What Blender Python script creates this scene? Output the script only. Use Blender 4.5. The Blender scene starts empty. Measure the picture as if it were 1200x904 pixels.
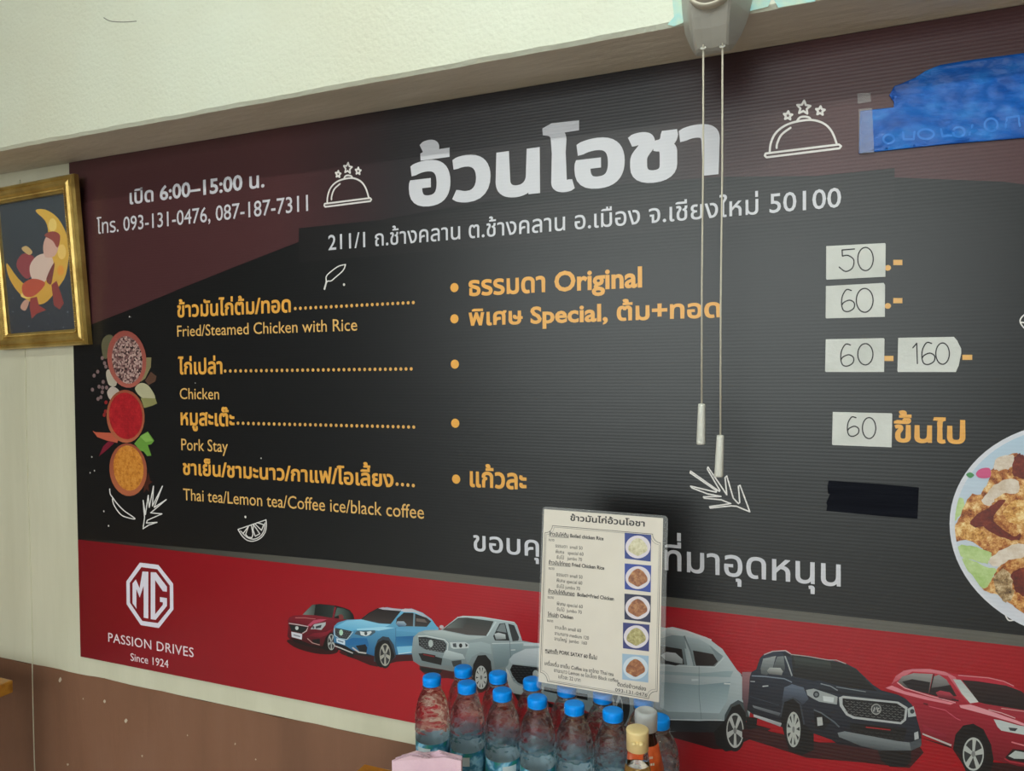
import bpy, bmesh, math, random
from mathutils import Vector, Matrix
from mathutils.geometry import delaunay_2d_cdt, tessellate_polygon
random.seed(7)
SC = bpy.context.scene
COL = SC.collection
R = math.radians

# ------------------------------------------------------------------ camera
CAM_Z = 1.435          # eye height of the phone
DIST = 1.25            # camera to sign wall, wall is the plane y = 0
F_PX = 860.75
YAW, PITCH, ROLL = R(-22.311), R(-1.3348), R(-0.5436)
fwd = Vector((math.sin(YAW)*math.cos(PITCH), math.cos(YAW)*math.cos(PITCH), math.sin(PITCH)))
rgt0 = Vector((math.cos(YAW), -math.sin(YAW), 0))
up0 = rgt0.cross(fwd)
RGT = math.cos(ROLL)*rgt0 + math.sin(ROLL)*up0
UPV = -math.sin(ROLL)*rgt0 + math.cos(ROLL)*up0
CAM = Vector((0, -DIST, CAM_Z))
cd = bpy.data.cameras.new('camera'); co = bpy.data.objects.new('camera', cd); COL.objects.link(co)
cd.sensor_fit = 'HORIZONTAL'; cd.sensor_width = 36; cd.lens = 36*F_PX/1200; cd.clip_start = .02
co.matrix_world = Matrix(((RGT.x, UPV.x, -fwd.x, CAM.x), (RGT.y, UPV.y, -fwd.y, CAM.y), (RGT.z, UPV.z, -fwd.z, CAM.z), (0, 0, 0, 1)))
SC.camera = co

# ------------------------------------------------------------------ light: daylight through the open shop front
w = bpy.data.worlds.new('daylight'); SC.world = w; w.use_nodes = True
bg = w.node_tree.nodes['Background']; bg.inputs[0].default_value = (.93, 1, .98, 1); bg.inputs[1].default_value = 3.8
SC.view_settings.view_transform = 'Standard'; SC.view_settings.look = 'None'
SC.view_settings.exposure = 0.2; SC.view_settings.gamma = 1
pl = bpy.data.lights.new('shop_front_portal', 'AREA'); pl.shape = 'RECTANGLE'; pl.size = 3.6; pl.size_y = 2.9
pl.cycles.is_portal = True
po = bpy.data.objects.new('shop_front_portal', pl); COL.objects.link(po)
po.location = (-.72, -4.3, 1.5); po.rotation_euler = (R(90), 0, 0)

# ------------------------------------------------------------------ helpers: pixels to points
def ray(p): return (p[0]-600)/F_PX*RGT - (p[1]-452)/F_PX*UPV + fwd
def wy(p, y=0.0):
    d = ray(p); return CAM + d*((y+DIST)/d.y)
def wz(p, z):
    d = ray(p); return CAM + d*((z-CAM_Z)/d.z)
def depth(p, dist): return CAM + ray(p)*dist
def W(p):
    q = wy(p); return (q.x, q.z)
def zoomer(x0, y0, s):
    return lambda pts: [(x0+a/s, y0+b/s) for a, b in pts]
def lin(c):
    f = lambda v: v/12.92 if v <= .04045 else ((v+.055)/1.055)**2.4
    return tuple(f(v/255) for v in c)

# ------------------------------------------------------------------ helpers: scene objects
def tag(o, label=None, cat=None, group=None, kind=None):
    if label: o['label'] = label
    if cat: o['category'] = cat
    if group: o['group'] = group
    if kind: o['kind'] = kind
    return o
def empty(name, loc, **k):
    o = bpy.data.objects.new(name, None); COL.objects.link(o); o.location = loc; o.empty_display_size = .02
    return tag(o, **k)
def link(name, me, mat, parent=None, smooth=False):
    o = bpy.data.objects.new(name, me); COL.objects.link(o)
    if mat is not None: me.materials.append(mat)
    if smooth:
        for p in me.polygons: p.use_smooth = True
    if parent is not None:
        o.parent = parent
        if parent.type == 'EMPTY' and parent.parent is None: o.matrix_parent_inverse = Matrix.Translation(-parent.location)
    return o
def pydata(name, v, f, mat, parent=None, smooth=False):
    me = bpy.data.meshes.new(name); me.from_pydata([tuple(a) for a in v], [], f); me.update()
    return link(name, me, mat, parent, smooth)
def bm_obj(name, bm, mat, parent=None, smooth=False):
    me = bpy.data.meshes.new(name); bmesh.ops.recalc_face_normals(bm, faces=bm.faces); bm.to_mesh(me); bm.free()
    return link(name, me, mat, parent, smooth)
def add_box(bm, lo, hi, bevel=0):
    r = bmesh.ops.create_cube(bm, size=1)
    vs = r['verts']
    for v in vs: v.co = Vector([lo[i]+(v.co[i]+.5)*(hi[i]-lo[i]) for i in range(3)])
    if bevel:
        es = list({e for v in vs for e in v.link_edges})
        bmesh.ops.bevel(bm, geom=es, offset=bevel, segments=2, affect='EDGES', profile=.5)
def box(name, lo, hi, mat, parent=None, bevel=0):
    bm = bmesh.new(); add_box(bm, lo, hi, bevel); return bm_obj(name, bm, mat, parent)
def lathe_data(prof, n=32, wob=None):
    v, f = [], []
    for j, (r, z) in enumerate(prof):
        for i in range(n):
            a = 2*math.pi*i/n; rr = r + (wob(a, z) if wob else 0)
            v.append((rr*math.cos(a), rr*math.sin(a), z))
    m = len(prof)
    for j in range(m-1):
        for i in range(n):
            f.append((j*n+i, j*n+(i+1) % n, (j+1)*n+(i+1) % n, (j+1)*n+i))
    if prof[0][0] > 1e-5: f.append(tuple(range(n))[::-1])
    if prof[-1][0] > 1e-5: f.append(tuple((m-1)*n+i for i in range(n)))
    return v, f
def lathe(name, prof, mat, parent=None, n=32, loc=(0, 0, 0), wob=None, smooth=True):
    v, f = lathe_data(prof, n, wob)
    v = [(a+loc[0], b+loc[1], c+loc[2]) for a, b, c in v]
    return pydata(name, v, f, mat, parent, smooth)
def tube(name, pts, r, mat, parent=None, n=8):
    pts = [Vector(p) for p in pts]; v, f = [], []
    for i, p in enumerate(pts):
        t = (pts[min(i+1, len(pts)-1)]-pts[max(i-1, 0)]).normalized()
        a = t.cross(Vector((.3, 1, .1))).normalized(); b = t.cross(a)
        for k in range(n):
            q = 2*math.pi*k/n; v.append(p+(a*math.cos(q)+b*math.sin(q))*r)
    for i in range(len(pts)-1):
        for k in range(n): f.append((i*n+k, i*n+(k+1) % n, (i+1)*n+(k+1) % n, (i+1)*n+k))
    f.append(tuple(range(n))[::-1]); f.append(tuple((len(pts)-1)*n+k for k in range(n)))
    return pydata(name, v, f, mat, parent, True)

# ------------------------------------------------------------------ materials
def N(nt, t, **k):
    n = nt.nodes.new(t)
    for a, b in k.items(): setattr(n, a, b)
    return n
def base_mat(name, rough=.5, **k):
    m = bpy.data.materials.new(name); m.use_nodes = True
    p = m.node_tree.nodes['Principled BSDF']; p.inputs['Roughness'].default_value = rough
    for a, b in k.items():
        p.inputs[a].default_value = b
    return m, m.node_tree, p
def ramp(nt, stops):
    r = N(nt, 'ShaderNodeValToRGB'); e = r.color_ramp.elements
    while len(e) < len(stops): e.new(.5)
    for i, (pos, c) in enumerate(stops): e[i].position = pos; e[i].color = (*c, 1)
    return r
def noise_mat(name, stops, scale=8, rough=.6, bump=0, bump_scale=60, stretch=(1, 1, 1), detail=5, bump_dist=.002, **k):
    m, nt, p = base_mat(name, rough, **k)
    g = N(nt, 'ShaderNodeNewGeometry'); mp = N(nt, 'ShaderNodeMapping'); mp.inputs['Scale'].default_value = stretch
    nt.links.new(g.outputs['Position'], mp.inputs[0])
    n = N(nt, 'ShaderNodeTexNoise'); n.inputs['Scale'].default_value = scale; n.inputs['Detail'].default_value = detail
    nt.links.new(mp.outputs[0], n.inputs[0]); r = ramp(nt, stops); nt.links.new(n.outputs[0], r.inputs[0]); nt.links.new(r.outputs[0], p.inputs['Base Color'])
    if bump:
        n2 = N(nt, 'ShaderNodeTexNoise'); n2.inputs['Scale'].default_value = bump_scale; n2.inputs['Detail'].default_value = 6
        nt.links.new(mp.outputs[0], n2.inputs[0]); b = N(nt, 'ShaderNodeBump'); b.inputs['Strength'].default_value = bump; b.inputs['Distance'].default_value = bump_dist
        nt.links.new(n2.outputs[0], b.inputs['Height']); nt.links.new(b.outputs[0], p.inputs['Normal'])
    return m
def flat_mat(name, rgb, rough=.5, **k):
    c = lin(rgb); d = tuple(v*.93 for v in c); return noise_mat(name, [(.3, d), (.7, c)], 30, rough, **k)

FLUTE = .0057
def flute_bump(nt, p, strength=.16):
    g = N(nt, 'ShaderNodeNewGeometry'); s = N(nt, 'ShaderNodeSeparateXYZ'); nt.links.new(g.outputs['Position'], s.inputs[0])
    m1 = N(nt, 'ShaderNodeMath', operation='MULTIPLY'); m1.inputs[1].default_value = 2*math.pi/FLUTE; nt.links.new(s.outputs['Z'], m1.inputs[0])
    m2 = N(nt, 'ShaderNodeMath', operation='SINE'); nt.links.new(m1.outputs[0], m2.inputs[0])
    # the board also bows gently between its supports
    mp = N(nt, 'ShaderNodeMapping'); mp.inputs['Scale'].default_value = (1.2, 1, 9); nt.links.new(g.outputs['Position'], mp.inputs[0])
    n = N(nt, 'ShaderNodeTexNoise'); n.inputs['Scale'].default_value = 1.6; n.inputs['Detail'].default_value = 3; nt.links.new(mp.outputs[0], n.inputs[0])
    m3 = N(nt, 'ShaderNodeMath', operation='MULTIPLY_ADD'); m3.inputs[1].default_value = 18.0; nt.links.new(n.outputs[0], m3.inputs[0]); nt.links.new(m2.outputs[0], m3.inputs[2])
    b = N(nt, 'ShaderNodeBump'); b.inputs['Strength'].default_value = strength; b.inputs['Distance'].default_value = .00016
    nt.links.new(m3.outputs[0], b.inputs['Height']); nt.links.new(b.outputs[0], p.inputs['Normal'])
def print_mat(name, rough=.33, flute=True, spec=.5):
    m, nt, p = base_mat(name, rough); a = N(nt, 'ShaderNodeVertexColor'); a.layer_name = 'Col'
    p.inputs['Specular IOR Level'].default_value = spec
    nt.links.new(a.outputs[0], p.inputs['Base Color'])
    if flute: flute_bump(nt, p)
    return m
def cell_print(name, stops, scale, rough=.4, flute=True, noise=False, stretch=(1, 1, 1)):
    m, nt, p = base_mat(name, rough)
    g = N(nt, 'ShaderNodeNewGeometry'); mp = N(nt, 'ShaderNodeMapping'); mp.inputs['Scale'].default_value = stretch; nt.links.new(g.outputs['Position'], mp.inputs[0])
    if noise:
        v = N(nt, 'ShaderNodeTexNoise'); v.inputs['Detail'].default_value = 10; v.inputs['Roughness'].default_value = .78; out = v.outputs[0]
    else:
        v = N(nt, 'ShaderNodeTexVoronoi'); out = v.outputs['Color']
    v.inputs['Scale'].default_value = scale; nt.links.new(mp.outputs[0], v.inputs['Vector'])
    r = ramp(nt, stops); nt.links.new(out, r.inputs[0]); nt.links.new(r.outputs[0], p.inputs['Base Color'])
    if flute: flute_bump(nt, p)
    return m

M = {}
M['print'] = print_mat('board_print')
M['sheet'] = print_mat('paper_print', .45, False)
M['picture'] = print_mat('picture_print', .5, False, .2)
M['cream'] = noise_mat('cream_wall_paint', [(.25, lin((196, 192, 168))), (.75, lin((214, 210, 188)))], 5, .55, .5, 40, (1.6, 1, .25))
M['brown'] = noise_mat('brown_wall_paint', [(.25, lin((112, 76, 56))), (.55, lin((128, 88, 66))), (.8, lin((134, 96, 76)))], 4, .5, .5, 40, (1.6, 1, .3))
M['beam'] = noise_mat('pale_green_beam_paint', [(.25, lin((216, 216, 196))), (.7, lin((222, 227, 211)))], 3, .5, .9, 130, (1, 1, 1), bump_dist=.0022)
M['soffit'] = noise_mat('bare_cement', [(.25, lin((196, 186, 170))), (.7, lin((218, 208, 194)))], 9, .8, .7, 60, (.4, 1.5, 1))
M['floor'] = noise_mat('grey_floor', [(.3, lin((206, 200, 190))), (.7, lin((222, 216, 206)))], 3, .4)
M['street'] = noise_mat('street_concrete', [(.3, lin((62, 62, 62))), (.7, lin((78, 78, 76)))], 2, .8)
M['ceil'] = flat_mat('ceiling_white', (190, 190, 182), .7)
M['sidewall'] = flat_mat('side_wall', (104, 84, 66), .6)
M['white'] = flat_mat('white_plastic', (222, 222, 214), .35)
M['paper'] = noise_mat('sticker_paper', [(.3, lin((206, 208, 204))), (.7, lin((220, 221, 218)))], 20, .6, .35, 120)
M['ink'] = flat_mat('black_marker', (22, 22, 24), .4)
M['tape'] = noise_mat('black_tape', [(.3, lin((14, 16, 24))), (.7, lin((22, 24, 32)))], 30, .8, .4, 60, (.3, 1, 4), **{'Specular IOR Level': .08})
M['cap'] = flat_mat('blue_cap_plastic', (0, 150, 255), .4, **{'Specular IOR Level': .25})
M['capgrey'] = flat_mat('grey_cap_plastic', (188, 192, 194), .35)
M['capcream'] = flat_mat('cream_cap_plastic', (232, 208, 150), .4)
M['napkin'] = noise_mat('pink_tissue', [(.3, lin((226, 190, 208))), (.7, lin((240, 208, 222)))], 25, .9, .4, 200)
M['wood'] = noise_mat('varnished_wood', [(.2, lin((120, 76, 20))), (.5, lin((176, 122, 40))), (.8, lin((150, 96, 30)))], 6, .25, 0, 1, (1, 8, 8))
M['leg'] = flat_mat('pale_table_leg', (170, 160, 140), .5)
M['gold'] = noise_mat('gold_frame', [(.3, lin((176, 140, 72))), (.7, lin((226, 196, 118)))], 18, .3, .3, 150, Metallic=.7)
M['cord'] = flat_mat('beige_cord', (205, 198, 182), .7)
M['fan'] = flat_mat('grey_fan_plastic', (186, 184, 176), .4)
M['fanlight'] = flat_mat('cream_fan_plastic', (222, 216, 200), .4)
M['patch'] = noise_mat('old_blue_paint', [(.35, lin((150, 210, 214))), (.65, lin((196, 218, 200)))], 40, .6)
m, nt, p = base_mat('clear_bottle', .02); p.inputs['Transmission Weight'].default_value = 1; p.inputs['IOR'].default_value = 1.33; p.inputs['Base Color'].default_value = (.96, .98, 1, 1)
tb = N(nt, 'ShaderNodeBsdfTransparent'); tb.inputs[0].default_value = (.93, .95, .96, 1); mx = N(nt, 'ShaderNodeMixShader'); mx.inputs[0].default_value = .38
nt.links.new(p.outputs[0], mx.inputs[1]); nt.links.new(tb.outputs[0], mx.inputs[2]); nt.links.new(mx.outputs[0], nt.nodes['Material Output'].inputs[0])
tc = N(nt, 'ShaderNodeTexCoord'); n = N(nt, 'ShaderNodeTexVoronoi'); n.inputs['Scale'].default_value = 110; n.feature = 'SMOOTH_F1'; nt.links.new(tc.outputs['Object'], n.inputs['Vector'])
b = N(nt, 'ShaderNodeBump'); b.inputs['Strength'].default_value = .8; b.inputs['Distance'].default_value = .003; nt.links.new(n.outputs['Distance'], b.inputs['Height']); nt.links.new(b.outputs[0], p.inputs['Normal'])
M['water'] = m
m, nt, p = base_mat('clear_lamination', .12); p.inputs['Alpha'].default_value = .1; p.inputs['Base Color'].default_value = (.8, .82, .82, 1); M['laminate'] = m
m, nt, p = base_mat('clear_tape', .15); p.inputs['Alpha'].default_value = .13; p.inputs['Base Color'].default_value = (.8, .8, .8, 1); M['cleartape'] = m
m, nt, p = base_mat('picture_glass', .03); p.inputs['Alpha'].default_value = .06; p.inputs['Base Color'].default_value = (.9, .9, .9, 1); M['glass'] = m
m, nt, p = base_mat('golden_sauce', .05); p.inputs['Transmission Weight'].default_value = .85; p.inputs['IOR'].default_value = 1.4; p.inputs['Base Color'].default_value = (.75, .48, .16, 1); M['sauce'] = m
m, nt, p = base_mat('clear_sauce_bottle', .03); p.inputs['Transmission Weight'].default_value = 1; p.inputs['IOR'].default_value = 1.2; p.inputs['Base Color'].default_value = (.95, .93, .88, 1); M['bottleglass'] = m
m, nt, p = base_mat('dark_soy_sauce', .08); p.inputs['Base Color'].default_value = (*lin((46, 26, 18)), 1); M['soy'] = m
M['blue'] = noise_mat('blue_plastic_film', [(.25, lin((6, 66, 148))), (.5, lin((18, 92, 182))), (.75, lin((40, 122, 206)))], 22, .32, .5, 45, (1, 1, 2.2), bump_dist=.004, **{'Specular IOR Level': .3})
# bottle label: blue band with green hills, from height on the bottle
m, nt, p = base_mat('bottle_label_print', .3)
tc = N(nt, 'ShaderNodeTexCoord'); mp = N(nt, 'ShaderNodeMapping'); mp.inputs['Scale'].default_value = (40, 40, 45); nt.links.new(tc.outputs['Object'], mp.inputs[0])
n = N(nt, 'ShaderNodeTexNoise'); n.inputs['Scale'].default_value = 1.0; n.inputs['Detail'].default_value = 4; nt.links.new(mp.outputs[0], n.inputs[0])
rp = ramp(nt, [(.30, lin((60, 160, 210))), (.42, lin((150, 205, 226))), (.5, lin((40, 120, 160))), (.6, lin((34, 124, 104))), (.72, lin((60, 120, 190)))])
nt.links.new(n.outputs[0], rp.inputs[0])
bk = N(nt, 'ShaderNodeNewGeometry'); mc = N(nt, 'ShaderNodeMix', data_type='RGBA'); nt.links.new(bk.outputs['Backfacing'], mc.inputs[0]); nt.links.new(rp.outputs[0], mc.inputs[6]); mc.inputs[7].default_value = (.42, .56, .62, 1)   # the inside of the wrap is plain white film
nt.links.new(mc.outputs[2], p.inputs['Base Color']); M['label'] = m

# ------------------------------------------------------------------ lettering: outlines of the built-in font, filled and laid out here
_fc = bpy.data.curves.new('lettering_source', 'FONT'); _fc.resolution_u = 3; _fc.fill_mode = 'NONE'
_fo = bpy.data.objects.new('lettering_source', _fc); COL.objects.link(_fo)
_gl = {}
def outlines(s):
    _fc.body = s
    dg = bpy.context.evaluated_depsgraph_get(); dg.update()
    e = _fo.evaluated_get(dg); me = e.to_mesh()
    if me is None: return []
    vs = [(v.co.x, v.co.y) for v in me.vertices]
    nx = {}
    for ed in me.edges:
        a, b = ed.vertices; nx.setdefault(a, []).append(b); nx.setdefault(b, []).append(a)
    seen, out = set(), []
    for i in range(len(vs)):
        if i in seen or i not in nx: continue
        loop = [i]; seen.add(i); cur = i
        while True:
            c = [k for k in sorted(nx[cur], key=lambda k: (k != cur+1, k)) if k not in seen]
            if not c: break
            cur = c[0]; seen.add(cur); loop.append(cur)
        out.append([vs[k] for k in loop])
    e.to_mesh_clear()
    return out
def area(c): return .5*sum(c[i-1][0]*c[i][1]-c[i][0]*c[i-1][1] for i in range(len(c)))
BARX = min(x for c in outlines('|') for x, y in c)
def raw(ch):
    if ch not in _gl:
        cs = outlines(ch+'|')
        adv = min(x for x, y in cs[-1])-BARX
        _gl[ch] = (cs[:-1], adv)
    return _gl[ch]
def offset(c, d):
    o = []; n = len(c)
    for i in range(n):
        a, b, e = Vector(c[i-1]), Vector(c[i]), Vector(c[(i+1) % n])
        t1, t2 = (b-a), (e-b)
        if t1.length < 1e-7 or t2.length < 1e-7: o.append(c[i]); continue
        t1.normalize(); t2.normalize()
        n1, n2 = Vector((t1.y, -t1.x)), Vector((t2.y, -t2.x)); m = n1+n2
        if m.length < .3: o.append(tuple(b+n1*d)); continue
        m.normalize(); o.append(tuple(b+m*min(d/max(m.dot(n1), .4), d*2) if d > 0 else b+m*d))
    return o
def winding(c, x, y):
    w = 0; x0, y0 = c[-1]
    for x1, y1 in c:
        if y0 <= y:
            if y1 > y and (x1-x0)*(y-y0)-(x-x0)*(y1-y0) > 0: w += 1
        elif y1 <= y and (x1-x0)*(y-y0)-(x-x0)*(y1-y0) < 0: w -= 1
        x0, y0 = x1, y1
    return w
def cdt(contours):
    v, e = [], []
    for c in contours:
        k = len(v); v += [Vector(p) for p in c]; e += [(k+i, k+(i+1) % len(c)) for i in range(len(c))]
    r = delaunay_2d_cdt(v, e, [], 0, 1e-7)
    return r[0], r[2]
_fill = {}
def glyph(ch, bold):
    k = (ch, bold)
    if k not in _fill:
        cs, adv = raw(ch)
        cs = [c for c in cs if len(c) > 2]
        if not cs: _fill[k] = ([], [], adv)
        else:
            big = max(cs, key=lambda c: abs(area(c))); sg = 1 if area(big) > 0 else -1
            if bold: cs = [offset(c, bold*sg) for c in cs]
            v, f = cdt(cs); keep = []
            for t in f:
                x = sum(v[i].x for i in t)/len(t); y = sum(v[i].y for i in t)/len(t)
                if sum(winding(c, x, y) for c in cs) != 0: keep.append(tuple(t))
            _fill[k] = ([tuple(a) for a in v], keep, adv)
    return _fill[k]
WORDS = []
UPPER = 'ิีึืัํ็'; TONE = '่้๊๋์'
def text_data(s, bold=0, space=0):
    V, Fc = [], []; x = 0; prev = ''; WORDS.clear(); st = 0
    for ch in s:
        v, f, adv = glyph(ch, bold)
        dy = .2 if (ch in TONE and prev in UPPER) else 0
        k = len(V); V += [(a+x, b+dy) for a, b in v]; Fc += [tuple(i+k for i in t) for t in f]
        if ch == ' ': WORDS.append((st, len(Fc))); st = len(Fc)
        x += adv + (space if adv > .01 else 0); prev = ch
    WORDS.append((st, len(Fc)))
    used = {i for t in Fc for i in t}
    return V, Fc, [V[i] for i in used]
def ref_h(ch, bold):
    v, f, a = glyph(ch, bold); return max(p[1] for p in v)
def lettering(name, s, color, parent, to3, pL, pR, pB, pT, ref, bold=0, mat='print', plane=W, space=0, split=True):
    """fit the string between the two ink edges pL and pR; pB, pT are the foot and head of the letter ref"""
    V, Fc, used = text_data(s, bold, space)
    x0 = min(p[0] for p in used); x1 = max(p[0] for p in used)
    XL, XR = plane(pL)[0], plane(pR)[0]; ZB = plane(pB)[1]; ZT = plane(pT)[1]
    sx = (XR-XL)/(x1-x0); sz = (ZT-ZB)/ref_h(ref, bold)
    out = []
    for lo, hi in (WORDS if split else [(0, len(Fc))]):
        if hi == lo: continue
        idx = sorted({i for t in Fc[lo:hi] for i in t}); mp_ = {k: n for n, k in enumerate(idx)}
        pts = [to3(XL+(V[i][0]-x0)*sx, ZB+V[i][1]*sz) for i in idx]
        out.append(colored(name, pts, [tuple(mp_[i] for i in t) for t in Fc[lo:hi]], [color]*len(pts), mat, parent))
    return out
def colored(name, pts, faces, cols, mat, parent):
    me = bpy.data.meshes.new(name); me.from_pydata([tuple(a) for a in pts], [], faces); me.update()
    at = me.color_attributes.new('Col', 'FLOAT_COLOR', 'POINT')
    for i, c in enumerate(cols): at.data[i].color = (*c, 1)
    # print faces the room
    flip = [p for p in me.polygons]
    o = link(name, me, M[mat] if isinstance(mat, str) else mat, parent)
    return o

# ------------------------------------------------------------------ flat print: overlapping colour areas resolved into one layer
class Print:
    def __init__(s, plane=W): s.items = []; s.plane = plane
    def poly(s, px, col, col2=None, horiz=False, wall=False):
        pts = px if wall else [s.plane(p) for p in px]
        s.items.append((pts, lin(col), lin(col2) if col2 else None, horiz)); return s
    def ellipse(s, c, rx, ry, col, col2=None, n=28, rot=0, horiz=False):
        return s.poly([(c[0]+rx*math.cos(a)*math.cos(rot)-ry*math.sin(a)*math.sin(rot), c[1]+rx*math.cos(a)*math.sin(rot)+ry*math.sin(a)*math.cos(rot)) for a in [2*math.pi*i/n for i in range(n)]], col, col2, horiz)
    def stroke(s, px, wd, col):
        P = [Vector(p) for p in px]; L, Rr = [], []
        for i, q in enumerate(P):
            t = (P[min(i+1, len(P)-1)]-P[max(0, i-1)]); t.normalize(); n_ = Vector((t.y, -t.x))*wd/2
            L.append(tuple(q+n_)); Rr.append(tuple(q-n_))
        return s.poly(L+Rr[::-1], col)
    def build(s, name, to3, mat, parent):
        v, f = cdt([i[0] for i in s.items]); boxes = [(min(p[0] for p in i[0]), max(p[0] for p in i[0]), min(p[1] for p in i[0]), max(p[1] for p in i[0])) for i in s.items]
        pts, faces, cols = [], [], []
        for t in f:
            x = sum(v[i].x for i in t)/3; y = sum(v[i].y for i in t)/3
            for j in range(len(s.items)-1, -1, -1):
                b = boxes[j]
                if b[0] <= x <= b[1] and b[2] <= y <= b[3] and winding(s.items[j][0], x, y):
                    c1, c2, hz = s.items[j][1:]; k = len(pts)
                    for i in t:
                        pts.append(to3(v[i].x, v[i].y))
                        if c2 is None: cols.append(c1)
                        else:
                            q = (v[i].x-b[0])/(b[1]-b[0]) if hz else (b[3]-v[i].y)/(b[3]-b[2]); q = min(1, max(0, q))
                            cols.append(tuple(c1[m]+(c2[m]-c1[m])*q for m in range(3)))
                    faces.append((k, k+1, k+2)); break
        return colored(name, pts, faces, cols, mat, parent)
def line_print(name, strokes, wd, col, parent, to3, mat='print', plane=W, closed=False):
    """thin drawn lines of one colour: pieces and round joints merged into one flat layer"""
    polys = []
    for st in strokes:
        P = [Vector(p) for p in st]
        for a, b in zip(P, P[1:]):
            t = (b-a)
            if t.length < 1e-6: continue
            t.normalize(); n_ = Vector((t.y, -t.x))*wd/2
            polys.append([a+n_, b+n_, b-n_, a-n_])
        for q in P: polys.append([q+Vector((math.cos(a), math.sin(a)))*wd/2 for a in [2*math.pi*i/8+.1 for i in range(8)]])
    polys = [[plane(tuple(q)) for q in p] for p in polys]
    bb = [(min(q[0] for q in p), max(q[0] for q in p), min(q[1] for q in p), max(q[1] for q in p)) for p in polys]
    v, f = cdt(polys); keep = []
    for t in f:
        x = sum(v[i].x for i in t)/3; y = sum(v[i].y for i in t)/3
        if any(c[0] <= x <= c[1] and c[2] <= y <= c[3] and winding(p, x, y) for p, c in zip(polys, bb)): keep.append(tuple(t))
    used = sorted({i for t in keep for i in t}); mp_ = {k: n for n, k in enumerate(used)}
    pts = [to3(v[i].x, v[i].y) for i in used]
    return colored(name, pts, [tuple(mp_[i] for i in t) for t in keep], [lin(col)]*len(pts), mat, parent)
def smooth_path(pts, closed=False, n=5):
    P = [Vector(p) for p in pts]; m = len(P); out = []
    rng = range(m if closed else m-1)
    for i in rng:
        p1, p2 = P[i], P[(i+1) % m]; p0 = P[i-1] if (closed or i) else p1; p3 = P[(i+2) % m] if (closed or i+2 < m) else p2
        for k in range(n):
            t = k/n; out.append(tuple(.5*((2*p1)+(p2-p0)*t+(2*p0-5*p1+4*p2-p3)*t*t+(3*p1-p0-3*p2+p3)*t**3)))
    out.append(tuple(P[0] if closed else P[-1])); return out

# ================================================================== the room
SOFF = CAM_Z+.5066            # underside of the beam
BEAM_Y = -.1365               # front face of the beam
BAND = CAM_Z-.742             # top of the brown painted dado
def struct(o): return tag(o, kind='structure')
CEIL = 3.0; XL, XR_, YF = -4.6, 3.4, -4.3
wall = struct(box('wall_back', (XL, 0, BAND), (XR_, .15, CEIL), M['cream']))
# brown dado: a coat of paint with an uneven upper edge
n = 260; v, f = [], []
for i in range(n+1):
    x = XL+(XR_-XL)*i/n; e = BAND + .0012*math.sin(x*7)+.0008*math.sin(x*31)+.0008*random.uniform(-1, 1)
    v += [(x, -.0008, 0), (x, -.0008, e), (x, .15, 0), (x, .15, BAND)]
for i in range(n):
    a, b = 4*i, 4*i+4; f += [(a, b, b+1, a+1), (a+1, b+1, b+3, a+3), (a, a+2, b+2, b)]
dado = struct(pydata('wall_dado', v, f, M['brown'])); tag(dado, 'brown painted lower band of the wall below the sign')
# chips in the brown paint
crnd = random.Random(2)
for (px, py, r_) in ((148, 845, 2.2), (71, 797, 2.6), (123, 822, 1.6), (167, 886, 1.2), (80, 896, 1.4), (276, 872, 1.2), (98, 819, 1.0), (300, 890, 1.0), (220, 862, .9)):
    pr = Print(); pr.poly([(px+r_*crnd.uniform(.5, 1)*math.cos(a), py+r_*1.4*crnd.uniform(.5, 1)*math.sin(a)) for a in [2*math.pi*i/9 for i in range(9)]], (196, 180, 160)); pr.build('paint_chip', lambda x, z_: (x, -.0012, z_), 'picture', dado)
struct(box('floor', (XL, YF, -.1), (XR_, .15, 0), M['floor']))
struct(box('pavement', (-14, -16, -.1), (14, YF, -.01), M['street']))
struct(box('ceiling', (XL-.15, YF, CEIL), (XR_+.15, .15, CEIL+.1), M['ceil']))
struct(box('wall_left', (XL-.15, YF, 0), (XL, .15, CEIL), M['sidewall']))
struct(box('wall_front', (XL, YF-.12, 0), (-2.5, YF, CEIL), M['sidewall'])); struct(box('wall_front', (1.05, YF-.12, 0), (XR_, YF, CEIL), M['sidewall']))
struct(box('wall_right', (XR_, YF, 0), (XR_+.15, .15, CEIL), M['sidewall']))
# beam: painted front, bare cement underside
bm = bmesh.new(); nx = 330
grid = []
for i in range(nx+1):
    x = XL+(XR_-XL)*i/nx
    e = .0006*math.sin(x*23)+.0005*math.sin(x*61+1)+random.uniform(-.0006, .0006)
    grid.append([bm.verts.new(q) for q in ((x, -.001, CEIL), (x, BEAM_Y, CEIL), (x, BEAM_Y, SOFF+.006+e), (x, BEAM_Y+.006, SOFF+e*.6), (x, -.001, SOFF))])
for a, b in zip(grid, grid[1:]):
    for k in range(4): fc = bm.faces.new((a[k], b[k], b[k+1], a[k+1])); fc.material_index = 1 if k == 3 else 0
beam = struct(bm_obj('beam', bm, M['beam'])); beam.data.materials.append(M['soffit'])
tag(beam, 'pale green painted concrete beam above the sign with bare underside')
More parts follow.
